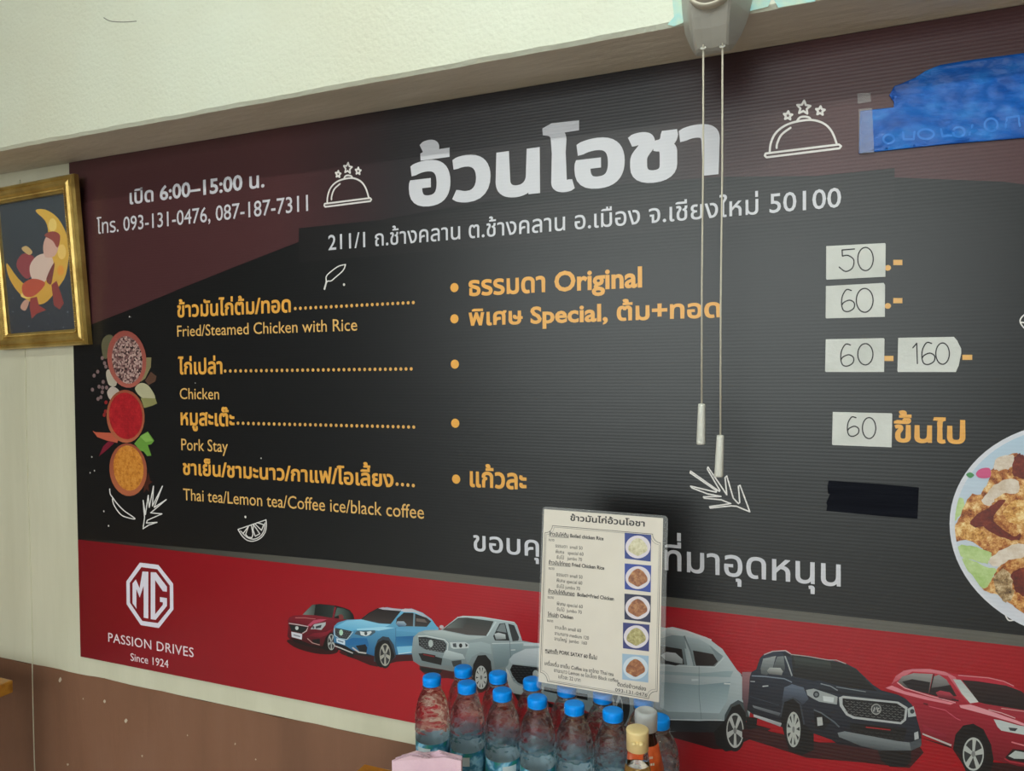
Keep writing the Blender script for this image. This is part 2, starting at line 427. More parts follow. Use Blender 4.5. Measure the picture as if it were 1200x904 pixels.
# paint patches and scratch on the beam face
Bm = lambda p: (wy(p, BEAM_Y).x, wy(p, BEAM_Y).z)
B3 = lambda x, z: (x, BEAM_Y-.0006, z)
for pts in ([(788, 0), (800, -2), (806, 20), (800, 27), (790, 31), (782, 29), (790, 20)], [(878, 0), (905, -4), (900, 8), (884, 12), (876, 14)], [(906, -2), (960, -8), (955, 2), (930, 6), (912, 9)]):
    pr = Print(Bm); pr.poly(pts, (170, 214, 216)); pr.build('paint_patch', B3, M['patch'], beam)
line_print('scratch', [smooth_path([(122, 21), (130, 25), (145, 26), (160, 25)])], 1.0, (120, 122, 112), beam, B3, 'picture', Bm)
# painted-over cable down the wall
xr = W((33, 560))[0]
pts = [(xr+.0016*math.sin(z*9), -.001, z) for z in [0+i*.08 for i in range(int((SOFF-.02)/.08)+1)]]
struct(tube('trim_1', pts, .0016, M['cream'], None, 6)); bpy.data.objects['trim_1']['label'] = 'thin painted-over cable running down the wall'

# ================================================================== the sign board
BT = .005
S = lambda o=0: (lambda x, z: (x, -BT-.0002-o, z))
bx0 = W((90, 480))[0]; bx1 = bx0+2.4; bz1 = SOFF-.001; bz0 = W((97.5, 769))[1]
sign = empty('menu_sign_board', (bx0+1.2, -.0025, bz0), label='large black and red printed menu sign board fixed to the wall under the beam', cat='sign')
panel = box('panel', (bx0, -BT, bz0), (bx1, -.0004, bz1), flat_mat('board_core', (30, 30, 32), .4), sign)
bg_ = Print()
bg_.poly([(bx0, bz0), (bx1, bz0), (bx1, bz1), (bx0, bz1)], (19, 20, 22), wall=True)
low = [W(p) for p in [(95, 386), (160, 361), (220, 336), (290, 308), (352, 284), (450, 258), (600, 231), (720, 217), (847, 208), (1000, 207), (1200, 215)]]
low = [(bx0, low[0][1])]+low+[(bx1, low[-1][1]-.16)]
def low_z(x):
    for a, b in zip(low, low[1:]):
        if a[0] <= x <= b[0]: return a[1]+(b[1]-a[1])*(x-a[0])/(b[0]-a[0])
    return low[-1][1]
mar, cen = (74, 42, 45), (36, 32, 36)
xa, xb, xc, xd = W((330, 200))[0], W((470, 200))[0], W((760, 150))[0], W((960, 150))[0]
for (p, q, c1, c2) in ((bx0, xa, mar, mar), (xa, xb, mar, cen), (xb, xc, cen, cen), (xc, xd, cen, mar), (xd, bx1, mar, mar)):
    n = 12; xs = [p+(q-p)*i/n for i in range(n+1)]
    bg_.poly([(x, low_z(x)) for x in xs]+[(q, bz1), (p, bz1)], c1, c2, True, True)
bg_.poly([(352, 268), (1048, 198), (1048, 250), (352, 308)], (26, 25, 27))
zr = W((390, 665))[1]; zr2 = W((1200, 758))[1]; zg = W((1200, 744))[1]; xg = W((390, 665))[0]
zr = (zr+zr2)/2
bg_.poly([(bx0, zr), (xg, zg), (bx1, zg+.004), (bx1, zr)][:1]+[(bx0, zr+.004), (xg, zg), (xg, zr)], (18, 18, 18), (92, 90, 84), True, True)
bg_.poly([(xg, zr), (xg, zg), (bx1, zg), (bx1, zr)], (92, 90, 84), wall=True)
xm = W((500, 760))[0]
bg_.poly([(bx0, bz0), (xm, bz0), (xm, zr), (bx0, zr)], (118, 17, 29), (166, 12, 28), True, True)
bg_.poly([(xm, bz0), (bx1, bz0), (bx1, zr), (xm, zr)], (166, 12, 28), (146, 12, 24), True, True)
bg_.build('background_print', S(), 'print', sign)
WH, OR = lin((208, 208, 216)), lin((232, 168, 74)); ORL = lin((226, 178, 104))
def sign_text(s, pL, pR, pB, pT, ref, col=OR, bold=.022, name='lettering', space=0):
    return lettering(name, s, col, sign, S(.0002), pL, pR, pB, pT, ref, bold, space=space)
sign_text('อ้วนโอชา', (481, 238), (844, 202), (838, 202.7), (838, 144.5), 'า', WH, .042)
sign_text('เปิด 6:00–15:00 น.', (154.3, 239), (312, 219), (281.7, 223.5), (281.7, 205.7), '0', WH, .024)
sign_text('โทร. 093-131-0476, 087-187-7311', (116, 275), (363, 246.7), (150, 271), (150, 254.3), '0', WH, .006)
sign_text('211/1 ถ.ช้างคลาน ต.ช้างคลาน อ.เมือง จ.เชียงใหม่ 50100', (386.7, 294), (985.5, 244), (978, 244), (978, 221), '0', WH, .008)
sign_text('ข้าวมันไก่ต้ม/ทอด', (210, 371), (343, 366), (337, 366), (337, 351), 'ด', OR, .03)
sign_text('Fried/Steamed Chicken with Rice', (210, 394.7), (420.5, 388.3), (210, 394.7), (210, 382), 'F', ORL, .004)
sign_text('ไก่เปล่า', (211, 438), (263, 438), (257, 438), (257, 423.5), 'า', OR, .03)
sign_text('Chicken', (213, 467.7), (259, 467.7), (213, 467.7), (213, 454.8), 'C', ORL, .004)
sign_text('หมูสะเต๊ะ', (214, 497.5), (277, 498), (216, 497.7), (216, 483.3), 'ห', OR, .03)
sign_text('Pork Stay', (214.8, 527.4), (269.2, 528.4), (215.5, 527.4), (215.5, 514), 'P', ORL, .004)
sign_text('ชาเย็น/ชามะนาว/กาแฟ/โอเลี้ยง', (216.5, 556), (463, 570), (229.4, 556.3), (229.4, 543), 'า', OR, .03)
sign_text('Thai tea/Lemon tea/Coffee ice/black coffee', (217, 585.5), (498.5, 606.4), (217, 585.7), (217, 572.2), 'T', ORL, .004)
sign_text('ธรรมดา Original', (550.7, 346), (753.3, 335), (655, 341.4), (655, 318.3), 'O', OR, .03)
sign_text('พิเศษ Special, ต้ม+ทอด', (550.7, 381), (845, 369), (628, 379), (628, 359.5), 'S', OR, .03)
sign_text('แก้วละ', (552, 569), (618.3, 570), (552.6, 569.5), (552.6, 552), 'เ', OR, .03)
sign_text('ขอบคุณทุกท่าน', (556, 645), (776, 664), (556, 644.5), (556, 626.4), 'ข', WH, .012)
sign_text('ที่มาอุดหนุน', (779.5, 667), (985, 686), (981, 686), (981, 660.7), 'น', WH, .012)
sign_text('ขึ้นไป', (1047, 518), (1130.5, 519), (1089, 518), (1089, 498.4), 'น', OR, .033)
sign_text('PASSION DRIVES', (129.3, 751), (229.2, 769), (129.8, 751.4), (129.8, 741), 'P', lin((230, 214, 220)), .004, space=.03)
sign_text('Since 1924', (155.3, 773), (199.7, 780), (156.4, 773.6), (156.4, 764.8), 'S', lin((230, 214, 220)), .004)
def dots(p0, p1, n, r, name='dotted_leader', col=(226, 172, 92)):
    v, f = [], []
    for i in range(n):
        t = i/(n-1) if n > 1 else 0; c = (p0[0]+(p1[0]-p0[0])*t, p0[1]+(p1[1]-p0[1])*t)
        X, Z = W(c); k = len(v); rr = abs(W((c[0], c[1]-r))[1]-Z)
        v += [S(.0002)(X+rr*math.cos(a), Z+rr*math.sin(a)) for a in [2*math.pi*q/14 for q in range(14)]]; f.append(tuple(range(k, k+14)))
    return colored(name, v, f, [lin(col)]*len(v), 'print', sign)
dots((348, 362), (486, 355), 24, 2.0); dots((266, 435), (483.5, 432.5), 37, 2.0); dots((281, 496), (486.5, 500.5), 35, 2.0); dots((467, 567.2), (486, 568.8), 4, 2.1)
for c in ((534, 337.5), (534, 374), (534.5, 427), (535, 496), (536, 561.3)): dots(c, c, 1, 5.4, 'bullet', (234, 168, 70))
for c in ((1040, 314.6), (1040, 359)): dots(c, c, 1, 3.4, 'price_dot', (226, 172, 92))
for (a, b, c, d) in ((1046.4, 305.2, 1057, 311.4), (1046.4, 349.8, 1057, 355.9), (1035.5, 417.3, 1046.6, 423.3), (1127, 416, 1138.4, 422)):
    pr = Print(); pr.poly([(a, b), (c, b), (c, d), (a, d)], (226, 172, 92)); pr.build('price_dash', S(.0002), 'print', sign)
# white specks and line drawings
ICON = (226, 222, 220)
for c, r in (((405, 334), 1.6), ((154, 371.5), .9), ((110, 535.5), 1), ((108, 554), 1), ((113, 551.5), 1), ((124, 599), 1.1), ((129.5, 616), 1.1), ((289.7, 605.5), 1.5), ((308, 537), .9), ((231, 449), .7)):
    dots(c, c, 1, r, 'speck', (215, 210, 205))
def star(cx, cy, r): return [(cx+(r if i % 2 == 0 else r*.48)*math.sin(math.pi*i/5+.08), cy-(r if i % 2 == 0 else r*.48)*math.cos(math.pi*i/5+.08)) for i in range(11)]
def icon(z, strokes, wd, name, closed=False): return line_print(name, [z(s) for s in strokes], wd, ICON, sign, S(.0002))
z = zoomer(880, 110, 10)
cl = [[(175, 710), (1030, 605), (1055, 625), (1035, 650), (185, 755), (165, 735), (175, 710)], smooth_path([(222, 695), (235, 590), (290, 475), (400, 385), (550, 335), (720, 320), (860, 365), (950, 460), (1005, 600)]), smooth_path([(545, 325), (575, 290), (630, 280), (680, 290), (700, 312)]), smooth_path([(303, 645), (310, 590), (360, 490), (465, 410)]), star(618, 175, 82), star(435, 268, 52), star(812, 212, 54)]
icon(z, cl, 2.5, 'cloche_drawing')
z2 = lambda pts: [(381.5+(a-165)/890*56.5, 0) for a, b in pts]
def cloche2(pts):   # the same drawing further along the board
    A = zoomer(880, 110, 10)(pts); B = [W(p) for p in A]; o = W((896, 186)); t = W((381.5, 243.5)); k = (W((438, 236))[0]-t[0])/(W((987, 173))[0]-o[0])
    return [(t[0]+(x-o[0])*k, t[1]+(q-o[1])*k) for x, q in B]
line_print('cloche_drawing', [cloche2(s) for s in cl], .0034, ICON, sign, S(.0002), plane=lambda p: p)
z = zoomer(370, 180, 5.31)
icon(z, [smooth_path([(195, 693), (150, 705), (95, 745), (75, 770), (75, 800), (62, 845)]), smooth_path([(195, 693), (180, 730), (130, 775), (105, 795), (80, 800), (66, 848)])], 1.3, 'chilli_drawing')
z = zoomer(110, 490, 6.03)
icon(z, [smooth_path([(126, 500), (130, 535), (150, 565), (180, 605), (230, 655), (305, 710), (230, 695), (190, 665), (155, 610), (145, 570)])], 1.2, 'chilli_drawing')
icon(z, [[(362, 780), (372, 700), (362, 580), (378, 680), (398, 545), (405, 630), (435, 480), (428, 620), (498, 480), (440, 630), (525, 575), (415, 668), (495, 675), (392, 720), (385, 740), (460, 735), (400, 755), (362, 780)]], 1.2, 'herb_drawing')
z = zoomer(780, 440, 5.02)
icon(z, [[(497, 800), (440, 645), (430, 650), (438, 745), (430, 752), (400, 720), (362, 590), (352, 600), (362, 700), (252, 538), (248, 550), (322, 675), (318, 680), (150, 562), (148, 572), (302, 678), (300, 685), (150, 650), (158, 660), (250, 695), (328, 710), (225, 712), (230, 720), (330, 730), (385, 752), (262, 770), (265, 778), (390, 765), (420, 768), (497, 800)]], 1.6, 'herb_drawing')
z = zoomer(270, 590, 15.07)
icon(z, [smooth_path([(165, 455), (660, 285)], n=2), smooth_path([(165, 455), (240, 570), (330, 645), (440, 660), (560, 610), (640, 510), (665, 400), (660, 285)]), smooth_path([(210, 480), (330, 595), (450, 625), (560, 570), (625, 470), (640, 340)]), [(260, 520), (350, 400), (300, 540), (340, 590), (410, 600), (430, 540), (400, 380)], [(440, 370), (430, 460), (470, 575), (550, 530), (440, 370)], [(460, 350), (580, 470), (620, 370), (500, 335)]], 1.1, 'lime_drawing')
icon(zoomer(1150, 340, 11.3), [smooth_path([(640, 290), (540, 345), (500, 420), (560, 510), (660, 560), (800, 560), (900, 480)])+[(640, 290)], [(510, 430), (660, 450), (620, 540)], [(680, 340), (720, 440), (760, 550)]], 1.6, 'lime_drawing')
line_print('lime_drawing', [zoomer(1100, 610, 6.95)(q) for q in [smooth_path([(560, 735), (535, 750), (550, 790), (575, 808), (640, 796)]), [(545, 765), (610, 756)]]], 1.6, ICON, sign, S(.0001))
# emblem on the red band
z = zoomer(120, 650, 6.458)
lg = Print(); c_w, c_r = (226, 222, 236), (126, 21, 33)
lg.poly(z([(298, 58), (438, 75), (550, 218), (552, 412), (442, 552), (305, 530), (198, 372), (196, 200)]), c_w)
lg.poly(z([(310, 92), (430, 108), (524, 232), (526, 402), (434, 515), (316, 498), (224, 362), (222, 212)]), c_r)
lg.poly(z([(243, 215), (268, 185), (296, 250), (318, 124), (362, 128), (362, 480), (327, 474), (327, 235), (297, 322), (272, 258), (272, 405), (243, 365)]), c_w)
lg.poly(z([(380, 130), (420, 132), (503, 240), (503, 278), (472, 274), (414, 190), (414, 448), (472, 376), (472, 358), (450, 354), (450, 318), (503, 326), (503, 385), (418, 490), (380, 485)]), c_w)
lg.build('octagon_emblem', S(.0002), 'print', sign)

# spice bowls print
sp = Print(); z = zoomer(110, 380, 7.53)
sp.poly(z(smooth_path([(85, 200), (100, 130), (145, 95), (190, 120), (180, 260), (110, 305)], True)), (96, 92, 70))
sp.poly(z(smooth_path([(125, 440), (150, 400), (220, 470), (210, 545), (150, 535)], True)), (176, 166, 150))
sp.poly(z(smooth_path([(135, 600), (180, 550), (240, 590), (200, 650), (160, 665)], True)), (186, 170, 160))
sp.poly(z([(480, 295), (525, 295), (520, 380), (470, 480), (430, 510), (470, 400)]), (132, 120, 86)).poly(z([(520, 420), (570, 460), (560, 505), (500, 540), (470, 500)]), (92, 64, 52))
sp.poly(z(smooth_path([(380, 570), (430, 520), (500, 545), (560, 650), (500, 670), (430, 640)], True)), (178, 172, 140)).poly(z([(430, 650), (560, 655), (575, 700), (530, 720), (460, 740)]), (140, 136, 88))
for (a, b) in ((52, 420), (20, 455), (112, 345), (124, 376), (100, 510), (64, 552), (95, 560), (130, 560), (92, 600), (80, 645), (55, 660), (125, 690), (110, 800), (120, 770), (92, 300), (5, 578)): sp.ellipse(z([(a, b)])[0], 1.9, 2.4, (128, 104, 104) if b < 690 else (140, 40, 40), n=10)
z = zoomer(110, 490, 6.03)
sp.poly(z([(5, 90), (30, 100), (150, 105), (190, 140), (180, 175), (110, 160), (40, 135)]), (190, 92, 70)).poly(z([(50, 270), (80, 200), (120, 160), (160, 175), (100, 230)]), (120, 30, 50))
sp.poly(z([(300, 180), (350, 120), (395, 95), (440, 160), (420, 185), (395, 190), (420, 265), (390, 268), (365, 235), (340, 230)]), (104, 150, 62)).poly(z([(340, 130), (395, 100), (430, 160), (380, 170)]), (130, 172, 84))
sp.poly(z([(370, 460), (400, 380), (410, 440), (430, 450), (400, 470), (405, 520), (385, 500), (365, 530)]), (70, 34, 26))
sp.ellipse((150.9, 421.2), 22.8, 33.6, (146, 74, 66), (168, 92, 80), rot=-.12)
sp.ellipse((149.5, 488), 22.3, 31, (150, 78, 56), (176, 100, 70), rot=-.05)
sp.ellipse((152.5, 550.3), 21.9, 31, (150, 76, 58), (176, 98, 68), rot=-.08)
bowls = sp.build('spice_bowls_print', S(.0002), 'print', sign)
for c, rx, ry, mt in (((151.5, 422), 17.8, 28, cell_print('peppercorn_print', [(.15, lin((50, 34, 36))), (.45, lin((120, 84, 84))), (.75, lin((176, 148, 140)))], 210)),
                      ((149.8, 487.5), 19.6, 27.4, cell_print('red_powder_print', [(.3, lin((128, 16, 26))), (.55, lin((176, 28, 38))), (.75, lin((200, 62, 58)))], 90, noise=True)),
                      ((153, 548.5), 17.6, 26.6, cell_print('curry_powder_print', [(.3, lin((150, 78, 20))), (.5, lin((206, 132, 48))), (.7, lin((220, 162, 84)))], 120, noise=True))):
    pr = Print(); pr.ellipse(c, rx, ry, (150, 60, 50), rot=-.1); pr.build('spice_print', S(.0004), mt, bowls)

# plate of fried chicken print (runs on past the picture edge)
xc_, zc_ = W((1259, 622)); Zt = W((1112, 622))[0]; RAD = xc_-Zt
pt = Print(); circ = lambda r: [(xc_+r*math.cos(a), zc_+r*math.sin(a)) for a in [2*math.pi*i/72 for i in range(72)]]
pt.poly(circ(RAD), (214, 216, 226), wall=True)
pt.poly(circ(RAD-.0062), (176, 200, 220), (214, 214, 224), False, True)
plate = pt.build('plate_print', S(.0002), 'print', sign)
crust = cell_print('crust_print', [(.36, lin((88, 34, 18))), (.45, lin((168, 94, 44))), (.53, lin((212, 156, 88))), (.62, lin((242, 214, 160)))], 70, noise=True)
sauce = cell_print('glaze_print', [(.3, lin((60, 22, 16))), (.55, lin((120, 44, 30))), (.75, lin((176, 92, 52)))], 70, noise=True)
gold = cell_print('golden_crust_print', [(.37, lin((136, 70, 30))), (.48, lin((214, 156, 78))), (.6, lin((246, 220, 160)))], 80, noise=True)
skin = cell_print('fried_skin_print', [(.38, lin((70, 46, 30))), (.5, lin((164, 132, 90))), (.62, lin((222, 200, 164)))], 110, noise=True)
meat = cell_print('meat_print', [(.3, lin((196, 172, 146))), (.6, lin((228, 216, 204)))], 60, noise=True)
cuc = cell_print('cucumber_print', [(.3, lin((150, 184, 96))), (.6, lin((196, 216, 156)))], 30, noise=True)
frnd = random.Random(5); flay = [.0004]
def food(zf, pts, mt, o, name, jit=1.0):
    flay[0] += .00006; c = []
    for q in zf(smooth_path(pts, True, 4))[:-1]:
        x, y = W((q[0]+frnd.uniform(-jit, jit), q[1]+frnd.uniform(-jit, jit))); dx, dy = x-xc_, y-zc_; d = math.hypot(dx, dy); k_ = min(1, (RAD-.0066)/d)
        c.append((xc_+dx*k_, zc_+dy*k_))
    pr = Print(); pr.poly(c, (200, 160, 100), wall=True); pr.build(name, S(flay[0]), mt, plate)
za, zb = zoomer(1100, 500, 7.53), zoomer(1100, 610, 6.95)
food(za, [(120, 720), (150, 640), (220, 640), (200, 760), (130, 820), (108, 790)], cuc, .0004, 'cucumber_print')
food(za, [(110, 960), (125, 880), (190, 780), (270, 600), (360, 590), (430, 480), (470, 360), (560, 270), (680, 235), (760, 330), (1000, 300), (1500, 500), (1500, 1300), (700, 1300), (300, 1010), (120, 1010)], crust, .0004, 'fried_crust_print')
food(za, [(300, 700), (360, 640), (430, 700), (400, 780), (330, 790)], crust, 0, 'fried_crust_print')
food(za, [(560, 760), (640, 660), (760, 640), (860, 700), (800, 820), (640, 850)], gold, 0, 'fried_crust_print')
food(za, [(150, 900), (230, 840), (330, 890), (420, 960), (330, 1000), (200, 980)], gold, 0, 'fried_crust_print')
food(za, [(480, 330), (520, 265), (640, 250), (670, 310), (600, 370), (500, 380)], meat, .0006, 'meat_print')
food(za, [(440, 560), (540, 480), (650, 455), (700, 490), (690, 580), (560, 590), (490, 640), (440, 700), (370, 650)], meat, .0006, 'meat_print')
food(za, [(270, 830), (420, 720), (520, 650), (580, 660), (480, 780), (470, 870), (320, 880)], sauce, .0006, 'glaze_print')
food(za, [(660, 270), (720, 240), (800, 330), (900, 420), (860, 470), (700, 450), (640, 400)], sauce, .0006, 'glaze_print')
food(zb, [(350, 545), (430, 470), (470, 390), (560, 330), (700, 270), (1200, 200), (1500, 700), (1000, 950), (700, 760), (560, 660), (450, 590)], crust, 0, 'fried_crust_print')
food(zb, [(440, 480), (520, 390), (600, 480), (590, 600), (540, 660), (470, 580)], skin, 0, 'fried_skin_print', 2.2)
food(zb, [(145, 215), (200, 195), (300, 215), (420, 255), (400, 330), (370, 345), (240, 310), (170, 285)], cuc, .0006, 'cucumber_print')
food(zb, [(170, 305), (280, 325), (380, 370), (460, 385), (420, 490), (350, 540), (270, 440), (210, 380)], cuc, .0007, 'cucumber_print')
food(zb, [(400, 320), (480, 245), (620, 185), (700, 200), (690, 290), (560, 320), (480, 370), (410, 350)], meat, .0007, 'meat_print')
food(zb, [(580, 420), (680, 370), (800, 360), (800, 600), (640, 590), (600, 500)], sauce, .0007, 'glaze_print')
food(zb, [(350, 30), (440, 10), (600, 120), (660, 100), (640, 150), (560, 150), (420, 90)], sauce, .0006, 'glaze_print')
pr = Print(); pr.poly(za(smooth_path([(320, 415), (360, 370), (440, 365), (445, 440), (360, 450)], True)), (206, 84, 132)); pr.poly(za(smooth_path([(235, 420), (270, 400), (305, 425), (270, 450)], True)), (74, 138, 84)); pr.build('garnish_print', S(flay[0]+.0001), 'print', plate)

# ------------------------------------------------------------------ cars printed on the red band
def wheel(pr, c, rx, ry, n=5, rim=(168, 170, 168), tyre=(22, 22, 24), k=.74, rot=.3, tread=0):
    if tread: pr.ellipse((c[0]-tread, c[1]-abs(tread)*.12), rx, ry*.97, (14, 14, 16))
    if tread: pr.poly([(c[0], c[1]-ry), (c[0]-tread, c[1]-ry*1.05), (c[0]-tread, c[1]+ry*.85), (c[0], c[1]+ry)], (14, 14, 16))
    pr.ellipse(c, rx, ry, tyre); pr.ellipse(c, rx*k, ry*k, rim); pr.ellipse(c, rx*k*.88, ry*k*.88, (48, 50, 52))
    for i in range(n):
        a = rot+2*math.pi*i/n; d = .2
        P = lambda r, t: (c[0]+rx*k*r*math.cos(t), c[1]+ry*k*r*math.sin(t))
        pr.poly([P(.12, a-1), P(.93, a-d), P(.93, a+d), P(.12, a+1)], rim)
    pr.ellipse(c, rx*.16, ry*.16, (120, 122, 122), n=10)
def car(name): return Print()
def mesh_lines(pr, z, x0, x1, y0, y1, slope, nx, ny, col, wd):
    for j in range(ny):
        for i in range(nx):
            x = x0+(x1-x0)*(i+.5*(j % 2)+.25)/nx; y = y0+(y1-y0)*(j+.5)/ny+slope*(x-x0); q = (x1-x0)/nx*.34
            pr.stroke(z([(x-q, y-wd*1.1), (x, y), (x+q, y-wd*.6)]), .55, col)
# 1 maroon hatchback
k = car(0); z = zoomer(330, 700, 12)
k.poly(z(smooth_path([(100, 590), (200, 690), (420, 765), (640, 795), (800, 770), (780, 690), (400, 600)], True, 3)), (48, 10, 14))
k.poly(z([(112, 310), (140, 270), (190, 250), (320, 240), (350, 190), (455, 97), (560, 90), (780, 110), (900, 140), (980, 175), (1030, 240), (1045, 300), (1045, 420), (800, 720), (690, 745), (420, 690), (200, 620), (130, 575), (105, 540), (115, 420)]), (136, 26, 46), (66, 10, 20))
k.poly(z([(455, 97), (560, 86), (780, 108), (900, 140), (980, 172), (1032, 240), (1045, 300), (900, 302), (760, 285), (790, 130)]), (22, 22, 24))
k.poly(z([(318, 238), (455, 99), (520, 94), (560, 92), (520, 245)]), (120, 134, 128), (26, 34, 32), True)
k.poly(z([(500, 94), (770, 112), (735, 283), (480, 243)]), (16, 20, 20), (44, 54, 52), True)
k.poly(z([(800, 138), (900, 152), (975, 195), (1010, 260), (1012, 298), (890, 300), (860, 235), (770, 265)]), (84, 104, 98), (20, 24, 24), True)
k.poly(z([(825, 238), (868, 230), (896, 265), (885, 302), (832, 306)]), (126, 50, 50))
k.poly(z([(150, 268), (330, 245), (620, 270), (800, 315), (640, 305), (470, 312), (395, 375), (130, 345)]), (132, 28, 44), (108, 18, 34))
k.stroke(z([(215, 280), (350, 282), (500, 298)]), .7, (190, 120, 120))
k.poly(z([(385, 392), (470, 316), (560, 300), (660, 302), (600, 330), (470, 368), (430, 400)]), (184, 74, 100))
k.poly(z([(430, 442), (480, 372), (645, 342), (640, 382), (580, 452), (500, 440)]), (178, 184, 188))
k.poly(z([(500, 402), (585, 378), (575, 420), (505, 432)]), (54, 54, 62)); k.ellipse(z([(470, 415)])[0], 1.3, 1.6, (70, 72, 80), n=10)
k.poly(z([(130, 372), (385, 412), (335, 488), (300, 495), (158, 465)]), (26, 30, 32))
k.stroke(z([(125, 358), (260, 378), (398, 404), (372, 465), (315, 500)]), 1.1, (196, 184, 184)); k.ellipse(z([(238, 425)])[0], 2, 2.3, (188, 196, 194), n=12)
k.poly(z([(160, 475), (312, 508), (308, 588), (166, 550)]), (206, 206, 216)); k.stroke(z([(190, 520), (285, 545)]), 1.4, (130, 130, 142))
k.poly(z([(470, 500), (640, 480), (740, 440), (660, 520), (560, 560), (440, 540), (330, 560)]), (150, 32, 52), (96, 16, 30))
k.poly(z([(140, 560), (300, 600), (440, 655), (640, 690), (640, 730), (420, 690), (200, 620)]), (26, 12, 14))
k.poly(z([(450, 585), (560, 572), (562, 645), (475, 642)]), (24, 20, 22)); k.stroke(z([(385, 570), (455, 632), (560, 662)]), .9, (186, 150, 144))
k.poly(z([(595, 705), (640, 560), (700, 492), (775, 480), (775, 742), (640, 742)]), (18, 10, 12)); wheel(k, z([(722, 622)])[0], 4.8, 10.4, 5, k=.9)
k.build('printed_car', S(.0002), 'print', sign)['label'] = 'maroon hatchback printed on the red band'
# 2 light blue crossover
k = car(0); z = zoomer(385, 700, 8.571)
k.poly(z(smooth_path([(120, 540), (300, 620), (500, 690), (700, 640), (960, 620), (900, 540), (400, 500)], True, 3)), (60, 14, 18))
k.poly(z([(75, 280), (110, 248), (200, 220), (340, 215), (400, 165), (520, 105), (600, 95), (730, 115), (850, 108), (960, 150), (1050, 215), (1100, 285), (1120, 300), (1100, 560), (700, 570), (500, 590), (400, 560), (150, 500), (70, 450), (65, 330)]), (112, 186, 222), (30, 92, 142))
k.poly(z([(345, 215), (400, 165), (515, 105), (560, 110), (745, 128), (640, 262), (520, 255)]), (30, 26, 28), (62, 54, 54))
k.stroke(z([(345, 215), (420, 155), (515, 105)]), .9, (18, 20, 22)); k.poly(z([(515, 105), (560, 95), (740, 112), (735, 132), (560, 118)]), (180, 176, 190))
k.poly(z([(735, 125), (780, 108), (860, 112), (980, 165), (1055, 225), (1020, 215), (880, 145), (770, 140)]), (214, 200, 206), (150, 170, 184), True)
k.poly(z([(700, 210), (770, 148), (860, 150), (1000, 200), (1045, 235), (1000, 290), (800, 285), (720, 290), (690, 260)]), (28, 26, 30), (70, 62, 62))
k.poly(z([(868, 152), (884, 155), (880, 288), (862, 288)]), (120, 150, 168)); k.poly(z([(895, 205), (980, 215), (1005, 250), (895, 235)]), (108, 96, 92))
k.poly(z([(690, 262), (705, 235), (770, 235), (798, 265), (785, 288), (715, 288)]), (170, 190, 204), (40, 80, 120))
k.poly(z([(90, 285), (200, 228), (345, 218), (520, 258), (640, 268), (560, 300), (300, 320), (250, 335), (100, 300)]), (142, 204, 232), (96, 172, 212))
k.poly(z([(300, 310), (560, 290), (680, 300), (520, 330), (470, 325), (300, 325)]), (160, 212, 236))
k.poly(z([(690, 305), (1090, 300), (1100, 360), (690, 330)]), (96, 160, 200)); k.poly(z([(690, 390), (890, 380), (880, 480), (700, 520)]), (24, 92, 150), (60, 136, 184))
k.poly(z([(700, 490), (870, 480), (860, 545), (715, 565)]), (126, 190, 222)); k.stroke(z([(715, 562), (860, 545)]), 1, (196, 216, 226)); k.stroke(z([(690, 300), (690, 500)]), .5, (40, 90, 130))
k.poly(z([(78, 305), (130, 308), (250, 335), (225, 400), (190, 412), (120, 400), (85, 370)]), (46, 46, 50)); mesh_lines(k, z, 90, 240, 315, 395, .12, 6, 4, (100, 104, 108), 8)
k.stroke(z([(75, 305), (78, 375), (120, 408), (200, 418), (262, 340)]), 1, (178, 196, 206)); k.ellipse(z([(142, 348)])[0], 2.3, 3.6, (176, 214, 190), n=14)
k.poly(z([(95, 405), (180, 425), (182, 475), (98, 445)]), (204, 218, 230)); k.stroke(z([(110, 428), (165, 445)]), 1.5, (110, 130, 150))
k.poly(z([(275, 362), (300, 332), (480, 325), (488, 345), (440, 380), (350, 385)]), (70, 90, 104)); k.poly(z([(330, 335), (380, 345), (440, 332), (450, 345), (420, 375), (390, 385), (340, 372)]), (212, 218, 222)); k.ellipse(z([(390, 358)])[0], 1.8, 2.1, (60, 70, 80), n=10)
k.poly(z([(190, 430), (260, 400), (400, 405), (420, 470), (400, 560), (310, 470), (200, 480)]), (34, 104, 160)); k.poly(z([(290, 480), (385, 465), (405, 500), (395, 555), (330, 545)]), (26, 30, 36))
k.poly(z([(70, 448), (180, 478), (290, 545), (390, 555), (460, 590), (260, 570), (110, 520)]), (20, 22, 26)); k.stroke(z([(70, 478), (130, 500), (260, 555)]), 1.3, (190, 184, 180)); k.stroke(z([(255, 498), (320, 545), (395, 555)]), 1.7, (186, 182, 178))
k.poly(z([(470, 640), (480, 500), (510, 420), (560, 385), (620, 395), (670, 470), (690, 560), (690, 590), (640, 640)]), (52, 62, 74)); k.poly(z([(480, 600), (500, 480), (560, 420), (620, 430), (660, 520), (680, 590), (640, 640)]), (14, 16, 18))
wheel(k, z([(583, 570)])[0], 7.8, 16, 5, rim=(170, 168, 158), k=.82, tread=4.5); k.poly(z([(195, 545), (270, 570), (265, 595), (210, 590)]), (16, 14, 16))
k.build('printed_car', S(.0003), 'print', sign)['label'] = 'light blue crossover printed on the red band'
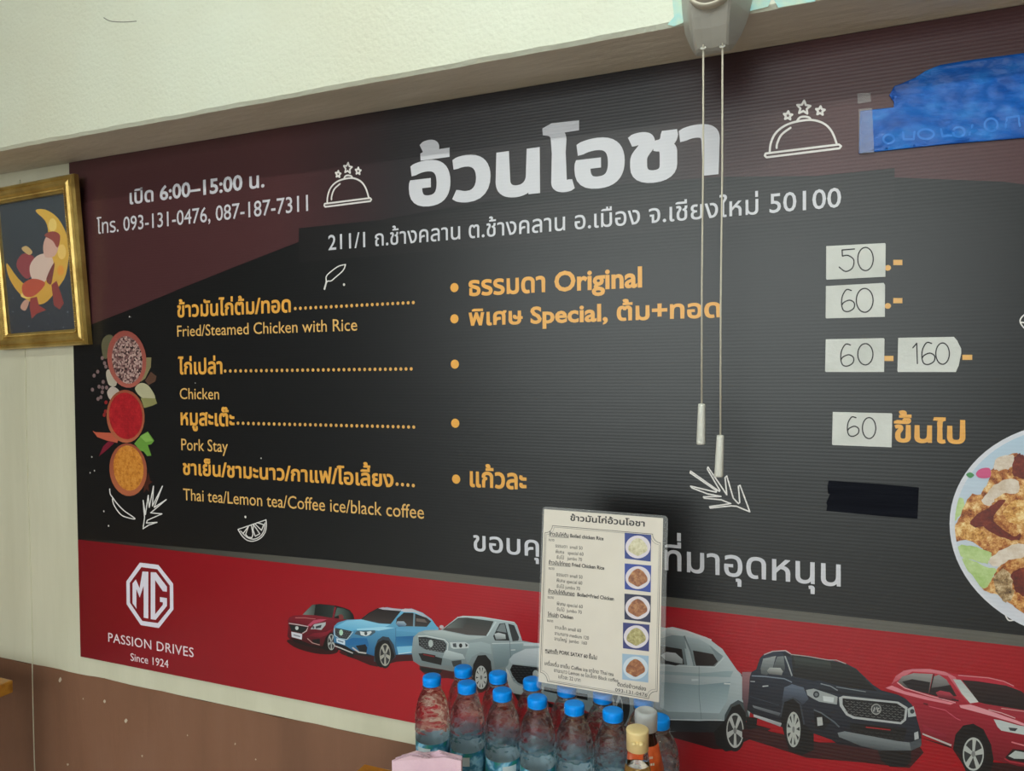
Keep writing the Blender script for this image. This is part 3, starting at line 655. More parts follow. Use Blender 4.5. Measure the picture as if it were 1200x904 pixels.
# 3 silver pickup
k = car(0); z = zoomer(480, 710, 7.5)
k.poly(z(smooth_path([(100, 520), (200, 620), (420, 640), (600, 760), (760, 700), (1100, 620), (900, 500), (400, 480)], True, 3)), (70, 14, 18))
k.poly(z([(95, 225), (150, 208), (290, 205), (310, 190), (430, 95), (480, 82), (640, 88), (800, 115), (930, 135), (955, 165), (1000, 300), (1160, 330), (1160, 520), (1000, 600), (720, 590), (580, 560), (400, 570), (300, 550), (110, 520), (45, 480), (30, 400), (45, 270)]), (176, 190, 194), (106, 120, 124))
k.poly(z([(300, 205), (440, 100), (520, 98), (750, 130), (690, 258), (520, 250)]), (54, 60, 60), (84, 78, 76)); k.poly(z([(330, 190), (440, 108), (520, 106), (480, 190)]), (110, 118, 116), (60, 62, 62), True)
k.stroke(z([(430, 96), (500, 88), (640, 95), (930, 140)]), .9, (206, 214, 216)); k.stroke(z([(690, 258), (770, 135)]), 1.6, (196, 208, 210))
k.poly(z([(745, 260), (800, 150), (850, 145), (890, 300), (760, 298)]), (48, 54, 58), (30, 34, 36)); k.poly(z([(775, 215), (810, 155), (845, 152), (862, 230)]), (122, 132, 134))
k.poly(z([(875, 150), (930, 165), (972, 270), (965, 300), (915, 305)]), (40, 44, 48), (58, 62, 64)); k.poly(z([(755, 240), (790, 230), (852, 245), (856, 285), (770, 290)]), (206, 212, 214), (120, 128, 130))
k.ellipse(z([(293, 180)])[0], 2.6, 2.2, (190, 180, 186), n=10)
k.poly(z([(130, 225), (290, 208), (480, 250), (690, 265), (560, 290), (480, 300), (350, 290), (160, 245)]), (186, 196, 196), (150, 164, 166)); k.poly(z([(540, 320), (640, 310), (720, 330), (735, 420), (640, 400), (560, 440), (520, 520), (500, 440)]), (168, 184, 188), (120, 138, 144))
k.poly(z([(740, 330), (1000, 330), (1010, 480), (760, 550), (745, 430)]), (150, 168, 174), (104, 124, 130)); k.stroke(z([(735, 325), (1010, 318)]), 1, (200, 210, 212)); k.stroke(z([(900, 382), (940, 380)]), 1.1, (210, 216, 216)); k.stroke(z([(890, 300), (900, 480)]), .5, (90, 104, 110)); k.poly(z([(1010, 315), (1160, 322), (1160, 345), (1010, 345)]), (196, 204, 208))
k.poly(z([(90, 268), (150, 268), (310, 300), (335, 330), (330, 385), (310, 405), (150, 378), (95, 340)]), (34, 36, 40)); mesh_lines(k, z, 100, 325, 282, 380, .12, 8, 6, (130, 134, 136), 7)
k.stroke(z([(85, 262), (160, 258), (320, 292), (350, 325), (345, 380), (318, 412)]), 1.1, (208, 214, 214)); k.ellipse(z([(198, 325)])[0], 2.8, 4.4, (176, 186, 184), n=14)
k.poly(z([(365, 315), (500, 312), (535, 330), (530, 365), (400, 372), (375, 360)]), (196, 204, 206)); k.poly(z([(390, 325), (420, 322), (425, 360), (395, 355)]), (70, 76, 80)); k.ellipse(z([(460, 343)])[0], 2, 2.6, (30, 34, 38), n=10); k.poly(z([(500, 322), (525, 340), (505, 358)]), (50, 54, 58))
k.poly(z([(90, 412), (130, 410), (300, 455), (290, 515), (120, 475)]), (24, 24, 26)); k.poly(z([(125, 408), (240, 428), (236, 452), (125, 432)]), (40, 14, 16)); k.stroke(z([(132, 420), (230, 440)]), 1.2, (132, 24, 30))
k.poly(z([(45, 480), (110, 495), (300, 520), (350, 515), (400, 540), (390, 570), (300, 552), (110, 522)]), (116, 124, 126)); k.poly(z([(380, 480), (465, 470), (470, 520), (395, 528)]), (52, 56, 58)); k.poly(z([(330, 380), (480, 420), (500, 460), (380, 470), (300, 450)]), (192, 204, 206), (146, 158, 162))
k.poly(z([(565, 600), (570, 510), (610, 430), (680, 425), (725, 480), (735, 580), (690, 720), (640, 740), (590, 640)]), (12, 14, 16)); wheel(k, z([(640, 622)])[0], 8.4, 16.6, 10, rim=(188, 190, 188), k=.82, tread=3)
k.poly(z([(110, 530), (300, 560), (280, 590), (120, 570)]), (14, 14, 16))
k.build('printed_car', S(.0004), 'print', sign)['label'] = 'silver pickup printed on the red band'
# 4 silver white crossover, mostly behind the menu card
k = car(0); z = zoomer(590, 740, 10.04); y = zoomer(765, 725, 5.478)
k.poly(y([(-700, 600), (150, 760), (400, 830), (480, 830), (640, 760), (760, 700), (400, 600)]), (40, 10, 14))
body4 = z([(40, 415), (70, 380), (80, 320), (130, 260), (270, 195), (450, 185)])+[(668, 751), (708, 730), (745, 729)]+y([(90, 55), (130, 48), (220, 70), (350, 115), (450, 190), (540, 320), (590, 370), (620, 480), (630, 560), (620, 640), (460, 700), (100, 720), (-60, 720)])+[(700, 838), (680, 828)]+z([(480, 800), (130, 720), (80, 640), (50, 520)])
k.poly(body4, (196, 206, 210), (126, 142, 148)); k.poly([(672, 752), (709, 733), (738, 733), (728, 766)], (40, 44, 46))
k.poly(z([(80, 320), (130, 262), (270, 198), (450, 188), (450, 400), (110, 370)]), (206, 212, 216), (176, 188, 196))
k.poly(z([(90, 440), (120, 380), (440, 415), (420, 560), (270, 630), (180, 590), (120, 510)]), (24, 24, 28)); mesh_lines(k, z, 110, 400, 400, 580, .02, 6, 6, (84, 86, 90), 10); k.ellipse(z([(390, 490)])[0], 3.4, 4.6, (170, 176, 178), n=12)
k.poly(z([(40, 420), (70, 450), (130, 580), (190, 620), (280, 650), (480, 640), (480, 800), (280, 730), (130, 720), (70, 620)]), (206, 212, 212), (160, 172, 176)); k.poly(z([(130, 715), (480, 790), (700, 900), (200, 830)]), (20, 20, 24))
k.poly(z([(490, 640), (1000, 730), (1000, 800), (490, 690)]), (24, 24, 28))
k.poly(y([(0, 110), (60, 120), (130, 100), (205, 108), (240, 292), (60, 285), (0, 270)]), (150, 166, 172), (96, 108, 112)); k.poly(y([(0, 165), (80, 172), (190, 190), (205, 290), (60, 285)]), (40, 34, 34)); k.poly(y([(208, 185), (225, 190), (245, 292), (225, 292)]), (176, 190, 196))
k.poly(y([(220, 115), (300, 125), (380, 170), (450, 240), (400, 300), (280, 298)]), (176, 192, 198), (90, 96, 98)); k.poly(y([(260, 198), (390, 222), (420, 270), (390, 296), (280, 294)]), (46, 40, 40)); k.poly(y([(365, 165), (455, 235), (430, 268), (405, 225)]), (130, 144, 150))
k.stroke(y([(205, 105), (245, 200), (270, 298)]), 2, (120, 134, 140)); k.stroke(y([(0, 292), (240, 300), (400, 305), (460, 245)]), .8, (206, 214, 216))
k.stroke(y([(60, 75), (100, 55), (220, 75), (380, 132)]), 1.5, (214, 206, 210)); k.poly(y([(55, 230), (90, 208), (150, 215), (195, 255), (195, 285), (90, 265)]), (204, 208, 212), (150, 158, 162)); k.poly(y([(75, 260), (190, 285), (150, 296), (80, 282)]), (26, 26, 28))
k.poly(y([(50, 330), (300, 345), (470, 330), (520, 330), (500, 370), (300, 365), (50, 350)]), (150, 168, 174)); k.poly(y([(60, 400), (290, 420), (500, 400), (480, 520), (430, 600), (100, 590), (50, 560)]), (126, 148, 156), (182, 198, 204))
k.stroke(y([(300, 300), (300, 480), (315, 640)]), .5, (104, 120, 126)); k.stroke(y([(252, 388), (295, 386)]), 2.4, (196, 206, 208)); k.stroke(y([(460, 410), (500, 412)]), 1.6, (206, 212, 212)); k.poly(y([(565, 350), (590, 365), (605, 420), (590, 400)]), (60, 24, 26))
k.poly(y([(40, 640), (300, 650), (460, 640), (460, 720), (300, 722), (100, 715)]), (34, 38, 42)); k.stroke(y([(50, 640), (460, 645)]), 1.2, (200, 208, 210))
k.poly(y([(455, 700), (465, 610), (500, 545), (550, 515), (600, 540), (625, 640), (600, 650), (580, 580), (540, 560)]), (66, 76, 80)); k.poly(y([(395, 720), (470, 640), (510, 560), (560, 540), (600, 600), (600, 720), (560, 830), (470, 845), (410, 800)]), (16, 18, 20))
k.ellipse((724, 826), 15, 27, (16, 18, 20)); wheel(k, (722, 828), 11, 22, 5, rim=(184, 186, 184), k=.8)
wheel(k, y([(530, 710)])[0], 12.2, 24.8, 5, rim=(184, 186, 184), k=.82)
k.build('printed_car', S(.0005), 'print', sign)['label'] = 'silver white crossover printed on the red band'
# 5 dark blue pickup
k = car(0); z = zoomer(870, 755, 6.7); y = zoomer(960, 755, 6.07)
k.poly(z([(0, 660), (120, 650), (330, 700), (600, 760)])+y([(700, 700), (740, 760), (640, 870), (300, 830)])+z([(500, 880), (350, 830), (0, 720)]), (52, 12, 16))
k.poly(z([(0, 215), (75, 210), (110, 190), (140, 100), (170, 72), (240, 45), (340, 40), (385, 68), (670, 110)])+y([(190, 130), (260, 165), (380, 280), (440, 320), (560, 350), (640, 395), (690, 480), (720, 570), (725, 700), (640, 760), (430, 745), (130, 700)])+z([(700, 740), (560, 690), (310, 640), (110, 560), (30, 500), (0, 420)]), (44, 52, 66), (18, 20, 28))
k.poly(z([(0, 210), (75, 208), (60, 250), (50, 420), (30, 560), (0, 400)]), (150, 110, 116), (30, 34, 44))
k.poly(z([(385, 75), (500, 90), (670, 118)])+y([(190, 135), (260, 170), (410, 325), (150, 290), (0, 250)])+z([(560, 280), (400, 245)]), (38, 42, 42), (24, 24, 26))
k.poly(z([(400, 90), (520, 105), (690, 130), (700, 200), (420, 160)]), (58, 66, 64), (36, 38, 38)); k.stroke(z([(340, 45), (385, 72), (520, 88), (670, 115)])+y([(120, 105), (190, 132)]), 1.0, (170, 160, 160)); k.stroke(z([(170, 75), (240, 48), (340, 42), (380, 68)]), 1.2, (190, 176, 178))
k.poly(z([(145, 180), (165, 105), (265, 85), (240, 175), (215, 215), (190, 235), (150, 225)]), (150, 158, 160), (70, 76, 80)); k.poly(z([(245, 165), (275, 90), (325, 85), (335, 180), (330, 210), (250, 200)]), (120, 128, 130), (54, 58, 62)); k.stroke(z([(335, 85), (360, 150), (390, 240)]), 1.5, (156, 164, 166)); k.poly(z([(318, 60), (380, 70), (375, 90), (330, 82)]), (30, 32, 38))
k.poly(z([(195, 200), (215, 175), (300, 178), (320, 205), (310, 235), (210, 225)]), (178, 182, 180), (96, 98, 98)); k.stroke(z([(75, 240), (180, 245), (330, 262), (390, 290)]), 1.3, (120, 132, 146)); k.stroke(z([(160, 322), (205, 318)]), 1.3, (176, 180, 182)); k.stroke(z([(65, 283), (100, 285)]), 1, (160, 164, 168))
k.poly(z([(330, 330), (390, 305), (480, 330), (520, 420), (470, 470), (400, 410), (330, 430), (310, 460)]), (96, 108, 126), (34, 38, 50)); k.poly(z([(80, 470), (300, 530), (290, 555), (90, 490)]), (120, 126, 132), (70, 74, 80)); k.poly(z([(90, 540), (310, 610), (300, 638), (90, 560)]), (190, 194, 198), (130, 134, 140)); k.stroke(z([(60, 400), (290, 470)]), .6, (60, 66, 78))
k.poly(z([(500, 350), (560, 340), (700, 385)])+y([(130, 365), (125, 420), (0, 400)])+z([(560, 420), (510, 390)]), (156, 162, 164)); k.ellipse(z([(580, 385)])[0], 3.6, 3.9, (40, 44, 52)); k.ellipse(z([(580, 385)])[0], 2, 2.2, (110, 116, 120), n=12); k.poly(y([(25, 360), (105, 370), (100, 405), (30, 395)]), (200, 206, 208))
k.poly(y([(0, 275), (110, 290), (430, 340), (560, 360), (640, 400), (600, 400), (300, 360), (160, 350), (0, 320)]), (40, 48, 58), (24, 28, 36)); k.stroke(y([(10, 272), (80, 290), (130, 320)]), 1.2, (130, 138, 144)); k.stroke(y([(120, 295), (220, 312), (330, 330)]), 1, (120, 128, 134))
k.poly(y([(140, 370), (170, 358), (560, 400), (625, 440), (615, 530), (580, 560), (240, 520), (190, 495), (145, 430)]), (176, 180, 182)); k.poly(y([(165, 375), (550, 412), (608, 450), (600, 520), (575, 545), (250, 505), (205, 485), (165, 420)]), (24, 26, 30)); mesh_lines(k, y, 185, 600, 390, 495, .115, 10, 6, (112, 114, 114), 7)
k.ellipse(y([(403, 453)])[0], 6, 6.4, (150, 152, 150)); k.ellipse(y([(403, 453)])[0], 4.9, 5.2, (70, 74, 76)); k.stroke(y([(385, 470), (392, 440), (403, 455), (410, 438)]), 1, (190, 192, 190)); k.stroke(y([(425, 445), (415, 450), (414, 470), (428, 466)]), 1, (190, 192, 190))
k.poly(y([(625, 450), (670, 430), (690, 460), (695, 500), (630, 510)]), (170, 178, 180)); k.ellipse(y([(658, 468)])[0], 2.6, 2.8, (50, 56, 62), n=12)
k.poly(y([(220, 550), (620, 590), (600, 680), (250, 640), (215, 600)]), (16, 18, 20)); mesh_lines(k, y, 240, 600, 600, 670, .08, 9, 3, (50, 52, 54), 6); k.poly(y([(318, 560), (512, 582), (510, 616), (320, 595)]), (24, 12, 14)); k.stroke(y([(330, 580), (505, 600)]), 1.5, (140, 28, 32))
k.poly(y([(130, 620), (180, 610), (560, 680), (650, 690), (655, 745), (430, 745), (300, 715), (140, 650)]), (126, 134, 138), (60, 66, 70)); k.poly(z([(560, 505), (700, 560), (690, 600), (640, 660), (570, 650)]), (16, 18, 22)); k.poly(z([(585, 565), (625, 562), (632, 625), (590, 632)]), (176, 180, 180)); k.stroke(z([(560, 505), (620, 530), (720, 600), (760, 640)]), 1.6, (84, 92, 100)); k.poly(y([(672, 620), (700, 610), (705, 660), (675, 672)]), (176, 180, 182)); k.poly(y([(640, 690), (722, 660), (722, 715), (650, 745)]), (70, 76, 82))
k.poly(z([(295, 560), (320, 440), (400, 405), (460, 450), (490, 620), (560, 690), (560, 820), (470, 860), (370, 830), (330, 700)]), (12, 13, 15)); k.stroke(z([(300, 560), (325, 440), (400, 412), (455, 460), (485, 620)]), 2, (52, 58, 68)); wheel(k, z([(402, 660)])[0], 9.6, 24.6, 9, rim=(176, 180, 176), k=.84)
k.poly(z([(30, 560), (120, 570), (110, 650), (40, 660)]), (14, 14, 16)); k.poly(y([(415, 745), (650, 750), (650, 830), (600, 865), (500, 860), (440, 820)]), (16, 16, 18))
k.build('printed_car', S(.0006), 'print', sign)['label'] = 'dark blue pickup printed on the red band'
# 6 red crossover, runs past the picture edge
k = car(0); z = zoomer(1030, 770, 6.747)
k.poly(z([(300, 620), (560, 690), (700, 900), (1500, 1000), (1500, 860), (900, 820)]), (44, 10, 14))
k.poly(z([(40, 235), (95, 205), (130, 140), (190, 100), (260, 85), (400, 85), (520, 110), (600, 125), (860, 150), (980, 180), (1110, 250), (1300, 420), (1450, 520), (1480, 700), (1400, 860), (1100, 850), (900, 800), (600, 710), (330, 600), (270, 380), (180, 290)]), (176, 40, 58), (110, 18, 32))
k.poly(z([(95, 205), (130, 140), (190, 100), (260, 85), (400, 85), (520, 108), (600, 150), (700, 360), (620, 250), (540, 140), (420, 115), (260, 105), (160, 165)]), (206, 120, 132), (170, 50, 66))
k.poly(z([(145, 190), (180, 145), (270, 118), (420, 125), (390, 282), (250, 250), (180, 225)]), (150, 150, 148), (34, 26, 30)); k.poly(z([(180, 185), (260, 165), (400, 190), (385, 280), (240, 245)]), (30, 24, 28)); k.poly(z([(425, 145), (470, 130), (530, 170), (600, 290), (560, 300), (450, 300), (395, 285)]), (140, 138, 138), (36, 30, 34)); k.poly(z([(410, 235), (560, 210), (610, 300), (450, 300), (400, 285)]), (34, 26, 30)); k.stroke(z([(430, 125), (395, 285)]), 1.4, (30, 22, 26)); k.stroke(z([(140, 190), (200, 235), (390, 295), (600, 350)]), 1.3, (214, 150, 158))
k.poly(z([(580, 165), (640, 170), (785, 345), (715, 355), (650, 280)]), (166, 178, 178), (206, 206, 204)); k.poly(z([(650, 172), (760, 180), (1000, 215), (1120, 260), (1300, 430), (1150, 410), (830, 360), (780, 345)]), (44, 28, 30), (30, 22, 24)); k.stroke(z([(620, 135), (860, 155), (980, 182), (1060, 220)]), 1.1, (206, 130, 138))
k.poly(z([(445, 270), (480, 255), (555, 270), (605, 320), (600, 338), (470, 315)]), (176, 60, 78), (70, 18, 28)); k.stroke(z([(570, 325), (625, 335)]), 1.6, (34, 22, 26))
k.poly(z([(50, 235), (100, 215), (200, 260), (400, 310), (590, 355), (560, 366), (380, 330), (200, 285)]), (214, 130, 142)); k.poly(z([(630, 370), (720, 365), (830, 400), (1080, 490), (1300, 580), (1100, 520), (900, 460), (640, 390)]), (220, 150, 160)); k.poly(z([(770, 370), (900, 420), (1060, 470), (1300, 470), (1150, 410), (830, 362)]), (150, 40, 54)); k.stroke(z([(960, 395), (1300, 440)]), .9, (200, 150, 150)); k.stroke(z([(860, 405), (960, 430), (1070, 472)]), 1, (214, 170, 172))
k.poly(z([(350, 350), (385, 358), (380, 372), (345, 362)]), (90, 16, 28)); k.stroke(z([(390, 378), (520, 410), (600, 470), (640, 490)]), .8, (200, 90, 108)); k.poly(z([(340, 520), (440, 570), (530, 600), (520, 640), (350, 570)]), (150, 34, 56), (120, 22, 40)); k.poly(z([(340, 590), (570, 680), (565, 694), (340, 602)]), (186, 180, 178))
k.poly(z([(900, 480), (960, 490), (1100, 530), (1300, 560), (1300, 630), (1150, 605), (960, 570), (930, 540)]), (186, 194, 194)); k.poly(z([(1015, 545), (1090, 552), (1070, 575), (1030, 570)]), (50, 54, 60)); k.poly(z([(990, 780), (1050, 715), (1300, 740), (1300, 850), (1020, 800)]), (26, 22, 26)); k.poly(z([(1015, 770), (1070, 728), (1250, 760), (1200, 795), (1060, 790)]), (176, 184, 182)); k.stroke(z([(1040, 660), (1150, 690)]), 1.6, (206, 120, 128)); k.stroke(z([(985, 790), (1030, 815), (1300, 860)]), 1.2, (170, 50, 62))
k.poly(z([(580, 710), (600, 600), (660, 530), (740, 515), (820, 560), (880, 680), (900, 800), (860, 960), (700, 960), (640, 760)]), (16, 14, 16)); wheel(k, z([(740, 755)])[0], 14.6, 23.2, 5, rim=(178, 182, 178), k=.84, rot=-.2)
k.build('printed_car', S(.0007), 'print', sign)['label'] = 'red crossover printed on the red band'

# ================================================================== things on the sign
def on_sign(x, z, d): return (x, -BT-.0012-d, z)
def slab_poly(name, px, y_front, thick, mat, parent=None, plane=W, bulge=None, wall=False):
    c = [(p if wall else plane(p)) for p in px]; v0, f0 = cdt([c]); n = len(v0)
    tr = [t for t in f0 if winding(c, sum(v0[i].x for i in t)/3, sum(v0[i].y for i in t)/3)]
    fr = [(a.x, y_front+(bulge(a.x, a.y) if bulge else 0), a.y) for a in v0]; bk = [(a.x, y_front+thick, a.y) for a in v0]
    nb = {}
    for t in tr:
        for i in range(3):
            e = (t[i], t[(i+1) % 3]); nb[e] = 1
    rim = [e for e in nb if (e[1], e[0]) not in nb]
    f = [tuple(t) for t in tr]+[tuple(n+i for i in reversed(t)) for t in tr]+[(b, a, a+n, b+n) for a, b in rim]
    return pydata(name, fr+bk, f, mat, parent)
def price(name_label, corners, strokes):
    z = zoomer(955, 280, 5.316)
    o = slab_poly('price_sticker', corners, -BT-.0022, .0012, M['paper'])
    tag(o, name_label, 'sticker', 'handwritten price stickers on the sign')
    line_print('handwriting', strokes, 1.45, (20, 20, 22), o, lambda x, z_: (x, -BT-.0025, z_), 'sheet')
z = zoomer(955, 280, 5.316)
def five(z): return z([(245, 68), (168, 74), (170, 112)])+z(smooth_path([(170, 112), (205, 108), (240, 135), (232, 185), (190, 207), (150, 180)]))[1:]
def oval(z, cx, cy, rx, ry): return z(smooth_path([(cx+rx*math.sin(a+.2), cy-ry*math.cos(a+.2)) for a in [2*math.pi*i/9 for i in range(9)]], True))
def six(z, x, y): return z(smooth_path([(x+60, y+5), (x+30, y), (x+5, y+40), (x, y+90), (x+12, y+128), (x+42, y+135), (x+75, y+115), (x+78, y+82), (x+50, y+65), (x+15, y+78), (x+2, y+95)]))
price('white paper price sticker handwritten 50 beside the Original line', z([(70, 50), (432, 31), (438, 36), (436, 240), (74, 258), (69, 252)]), [five(z), oval(z, 313, 130, 48, 72)])
price('white paper price sticker handwritten 60 directly below the sticker reading 50', z([(68, 297), (425, 278), (434, 290), (433, 488), (70, 498), (66, 492)]), [six(z, 165, 320), oval(z, 308, 386, 52, 74)])
price('white paper price sticker handwritten 60 joined by a dash to the 160 sticker', z([(67, 627), (425, 620), (431, 626), (428, 830), (68, 830), (63, 824)]), [six(z, 160, 658), oval(z, 312, 720, 47, 66)])
price('white paper price sticker handwritten 160 with a torn curled corner', z([(516, 618), (860, 612), (880, 635), (905, 685), (906, 712), (890, 790), (872, 830), (514, 830), (511, 820)]), [z([(606, 680), (630, 652), (634, 778)]), six(z, 662, 648), oval(z, 790, 716, 42, 66)])
z6 = zoomer(960, 470, 6.03)
price('white paper price sticker handwritten 60 beside orange Thai lettering', z6([(95, 76), (508, 86), (513, 92), (508, 325), (95, 309), (90, 303)]), [six(z6, 198, 112), oval(z6, 350, 190, 47, 74)])
o = slab_poly('black_tape_strip', z6([(68, 560), (430, 585), (700, 608), (690, 828), (430, 808), (50, 772), (56, 735), (50, 715), (75, 655), (62, 650), (58, 600)]), -BT-.0020, .0010, M['tape'])
tag(o, 'matte black tape strip covering a price on the sign below the 60 sticker', 'tape')
# blue plastic film taped over the header
zb_ = zoomer(1000, 50, 6)
outl = [W(p) for p in zb_([(45, 492), (280, 468), (282, 430), (248, 385), (285, 318), (330, 305), (430, 262), (500, 215), (600, 172), (780, 142), (1000, 115), (1200, 88), (1500, 50), (1900, 10), (1900, 600), (1500, 645), (1200, 680), (600, 730), (36, 790)])]
gx0, gx1 = min(p[0] for p in outl), max(p[0] for p in outl); gz0, gz1 = min(p[1] for p in outl), max(p[1] for p in outl)
gridp = []
pts_ = [Vector(p) for p in outl]; ed = [(i, (i+1) % len(outl)) for i in range(len(outl))]
for i in range(1, 90):
    for j in range(1, 26):
        x, q = gx0+(gx1-gx0)*(i+.4*(j % 2))/90, gz0+(gz1-gz0)*j/26
        if winding(outl, x, q): pts_.append(Vector((x, q)))
r_ = delaunay_2d_cdt(pts_, ed, [], 0, 1e-6)
tr = [t for t in r_[2] if winding(outl, sum(r_[0][i].x for i in t)/3, sum(r_[0][i].y for i in t)/3)]
from mathutils import noise as mn
def crumple(x, q):
    a = mn.noise(Vector((x*16+q*18, q*34, 3.1))); b = mn.noise(Vector((x*38-q*30, q*52, 9.2)))
    return .0035*abs(a)+.0018*abs(b)
vv = [(a.x, -BT-.0016-crumple(a.x, a.y), a.y) for a in r_[0]]
film = pydata('blue_plastic_film', vv, [tuple(t) for t in tr], M['blue'], None, True)
sol = film.modifiers.new('thickness', 'SOLIDIFY'); sol.thickness = .0004; sol.offset = 1
tag(film, 'crumpled blue plastic film stuck over the upper edge of the sign', 'plastic film')
fl = [(oval(zb_, 245, 690, 38, 30)), zb_([(345, 640), (350, 690), (420, 690), (425, 640)]), oval(zb_, 505, 655, 55, 34), zb_([(610, 620), (620, 670), (680, 665)]), oval(zb_, 735, 640, 40, 34), zb_([(810, 660), (830, 590)]), oval(zb_, 960, 590, 45, 45), zb_([(1060, 610), (1070, 540), (1150, 530), (1160, 600)])]
line_print('ghost_lettering', fl, 2.6, (44, 122, 212), film, lambda x, q: (x, -BT-.0022-crumple(x, q), q), 'sheet')
o = slab_poly('clear_tape_strip', zb_([(34, 488), (128, 478), (142, 790), (36, 795)]), -BT-.0080, .0005, M['cleartape'])
tag(o, 'short clear adhesive tape strip holding the end of the blue film', 'tape')
o = slab_poly('clear_tape_strip', zb_([(25, 365), (118, 362), (122, 425), (30, 440)]), -BT-.0014, .0005, M['cleartape'])
tag(o, 'small leftover patch of clear tape on the sign above the blue film end', 'tape')

# ================================================================== laminated menu card leaning between the bottle rows
CC = Vector((-.300, 1.071-DIST, CAM_Z-.355)); lean, roll = .103, -.008; CWd, CHt = .187, .2655
cx_ = Vector((1, 0, 0)); cu_ = Vector((0, math.sin(lean), math.cos(lean)))
ca = math.cos(roll)*cx_+math.sin(roll)*cu_; cb = -math.sin(roll)*cx_+math.cos(roll)*cu_; cn = ca.cross(cb)
if cn.y > 0: cn = -cn
def Cp(p):
    d = ray(p); t = (CC-CAM).dot(cn)/d.dot(cn); q = CAM+d*t-CC; return (q.dot(ca), q.dot(cb))
C3 = lambda o: (lambda u, v: tuple(CC+ca*u+cb*v+cn*o))
card = empty('laminated_menu_card', CC-cb*(CHt/2+.011), label='laminated cream paper menu card with food photos leaning behind the water bottles', cat='menu')
def plate3(name, u0, v0, u1, v1, o0, o1, mat, rad=0, parent=card):
    c = []
    for (a, b, s0) in ((u1-rad, v1-rad, 0), (u0+rad, v1-rad, 90), (u0+rad, v0+rad, 180), (u1-rad, v0+rad, 270)):
        for k in range(5): t = R(s0+22.5*k); c.append((a+rad*math.cos(t), b+rad*math.sin(t)))
    n = len(c); v = [C3(o1)(*p) for p in c]+[C3(o0)(*p) for p in c]
    return pydata(name, v, [tuple(range(n)), tuple(reversed(range(n, 2*n)))]+[(i, i+n, (i+1) % n+n, (i+1) % n) for i in range(n)], mat, parent)
mg = .0105
plate3('laminate', -CWd/2-.003, -CHt/2-mg, CWd/2+.007, CHt/2+.004, -.0006, -.0002, M['laminate'], .006)
sheet_ = plate3('paper', -CWd/2, -CHt/2, CWd/2, CHt/2, -.0001, .0002, noise_mat('cream_card_paper', [(.3, lin((212, 203, 191))), (.7, lin((219, 211, 199)))], 12, .4), .001)
INK = lin((48, 42, 40))
def border(i, r, wd, name):
    a, b, t = CWd/2-i, CHt/2-i, CHt/2-.0215-i
    P = []
    for (cx0, cy0, s0, s1) in ((a, t, 180, 270), (a, -b, 90, 180), (-a, -b, 0, 90), (-a, t, 270, 360)):
        for k in range(7): q = R(s0+(s1-s0)*k/6); P.append((cx0+r*math.cos(q), cy0+r*math.sin(q)))
    P.append(P[0]); line_print(name, [P], wd, (44, 40, 40), card, C3(.0005), 'sheet', lambda p: p)
border(.003, .012, .0007, 'printed_border'); border(.0052, .0125, .00035, 'printed_border')
def ct(s, pL, pR, hpx, bold=.0, ref='า', col=INK, ul=False):
    lettering('menu_line', s, col, card, C3(.0005), pL, pR, pL, (pL[0], pL[1]-hpx), ref, bold, 'sheet', Cp, split=False)
    if ul:
        q = pL[0]+(pR[0]-pL[0])*ul; line_print('underline', [[(pL[0], pL[1]+1.3), (q, pL[1]+1.3+(pR[1]-pL[1])*ul)]], .5, (48, 42, 40), card, C3(.0005), 'sheet', Cp)
def L(px, py, s=3.478): return (620+px/s, 580+py/s)      # zoom (620,580)
ct('ข้าวมันไก่อ้วนโอชา', L(168, 105), L(472, 128), 5.6, .03)
ct('ข้าวมันไก่ต้ม Boiled chicken Rice', L(82, 166), L(304, 182), 3.4, .03, ul=.36)
ct('ขนาด', L(80, 188), L(103, 190), 2.6, .01)
ct('ธรรมดา  small 50', L(108, 214), L(218, 222), 3.2, .004); ct('พิเศษ   special 60', L(108, 238), L(222, 245), 3.2, .004); ct('จัมโบ้   jumbo 70', L(112, 261), L(216, 268), 3.2, .004)
ct('ข้าวมันไก่ทอด Fried Chicken Rice', L(80, 282), L(307, 300), 3.4, .03, ul=.39)
ct('ขนาด', L(80, 304), L(103, 306), 2.6, .01)
ct('ธรรมดา small 50', L(112, 331), L(218, 339), 3.2, .004); ct('พิเศษ special 60', L(112, 355), L(217, 362), 3.2, .004); ct('จัมโบ้ jumbo 70', L(112, 379), L(208, 386), 3.2, .004)
ct('ข้าวมันไก่ต้มทอด  Boiled+Fried Chicken', L(78, 399), L(346, 425), 3.4, .03, ul=.4)
ct('ขนาด', L(76, 422), L(101, 424), 2.6, .01)
ct('พิเศษ special 60', L(113, 450), L(219, 458), 3.2, .004); ct('จัมโบ้  jumbo 70', L(113, 473), L(215, 481), 3.2, .004)
ct('ไก่เปล่า Chicken', L(76, 494), L(180, 502), 3.4, .03, ul=.4)
ct('ขนาด', L(74, 517), L(98, 519), 2.6, .01)
ct('จานเล็ก small 60', L(105, 546), L(212, 555), 3.2, .004); ct('จานกลาง medium 120', L(104, 571), L(244, 586), 3.2, .004); ct('จานใหญ่  jumbo  160', L(103, 593), L(236, 607), 3.2, .004)
ct('หมูสะเต๊ะ PORK SATAY 60 ขึ้นไป', L(66, 640), L(277, 665), 3.4, .03, ul=.25)
ct('เครื่องดื่ม ชาเย็น Coffee ice ชาไทย Thai tea', L(64, 694), L(345, 730), 3.4, .01)
ct('ชามะนาว Lemon te โอเลี้ยง Black coffee', L(102, 722), L(364, 757), 3.4, .006); ct('แก้วละ 22 บาท', L(120, 748), L(210, 761), 3.4, .006)
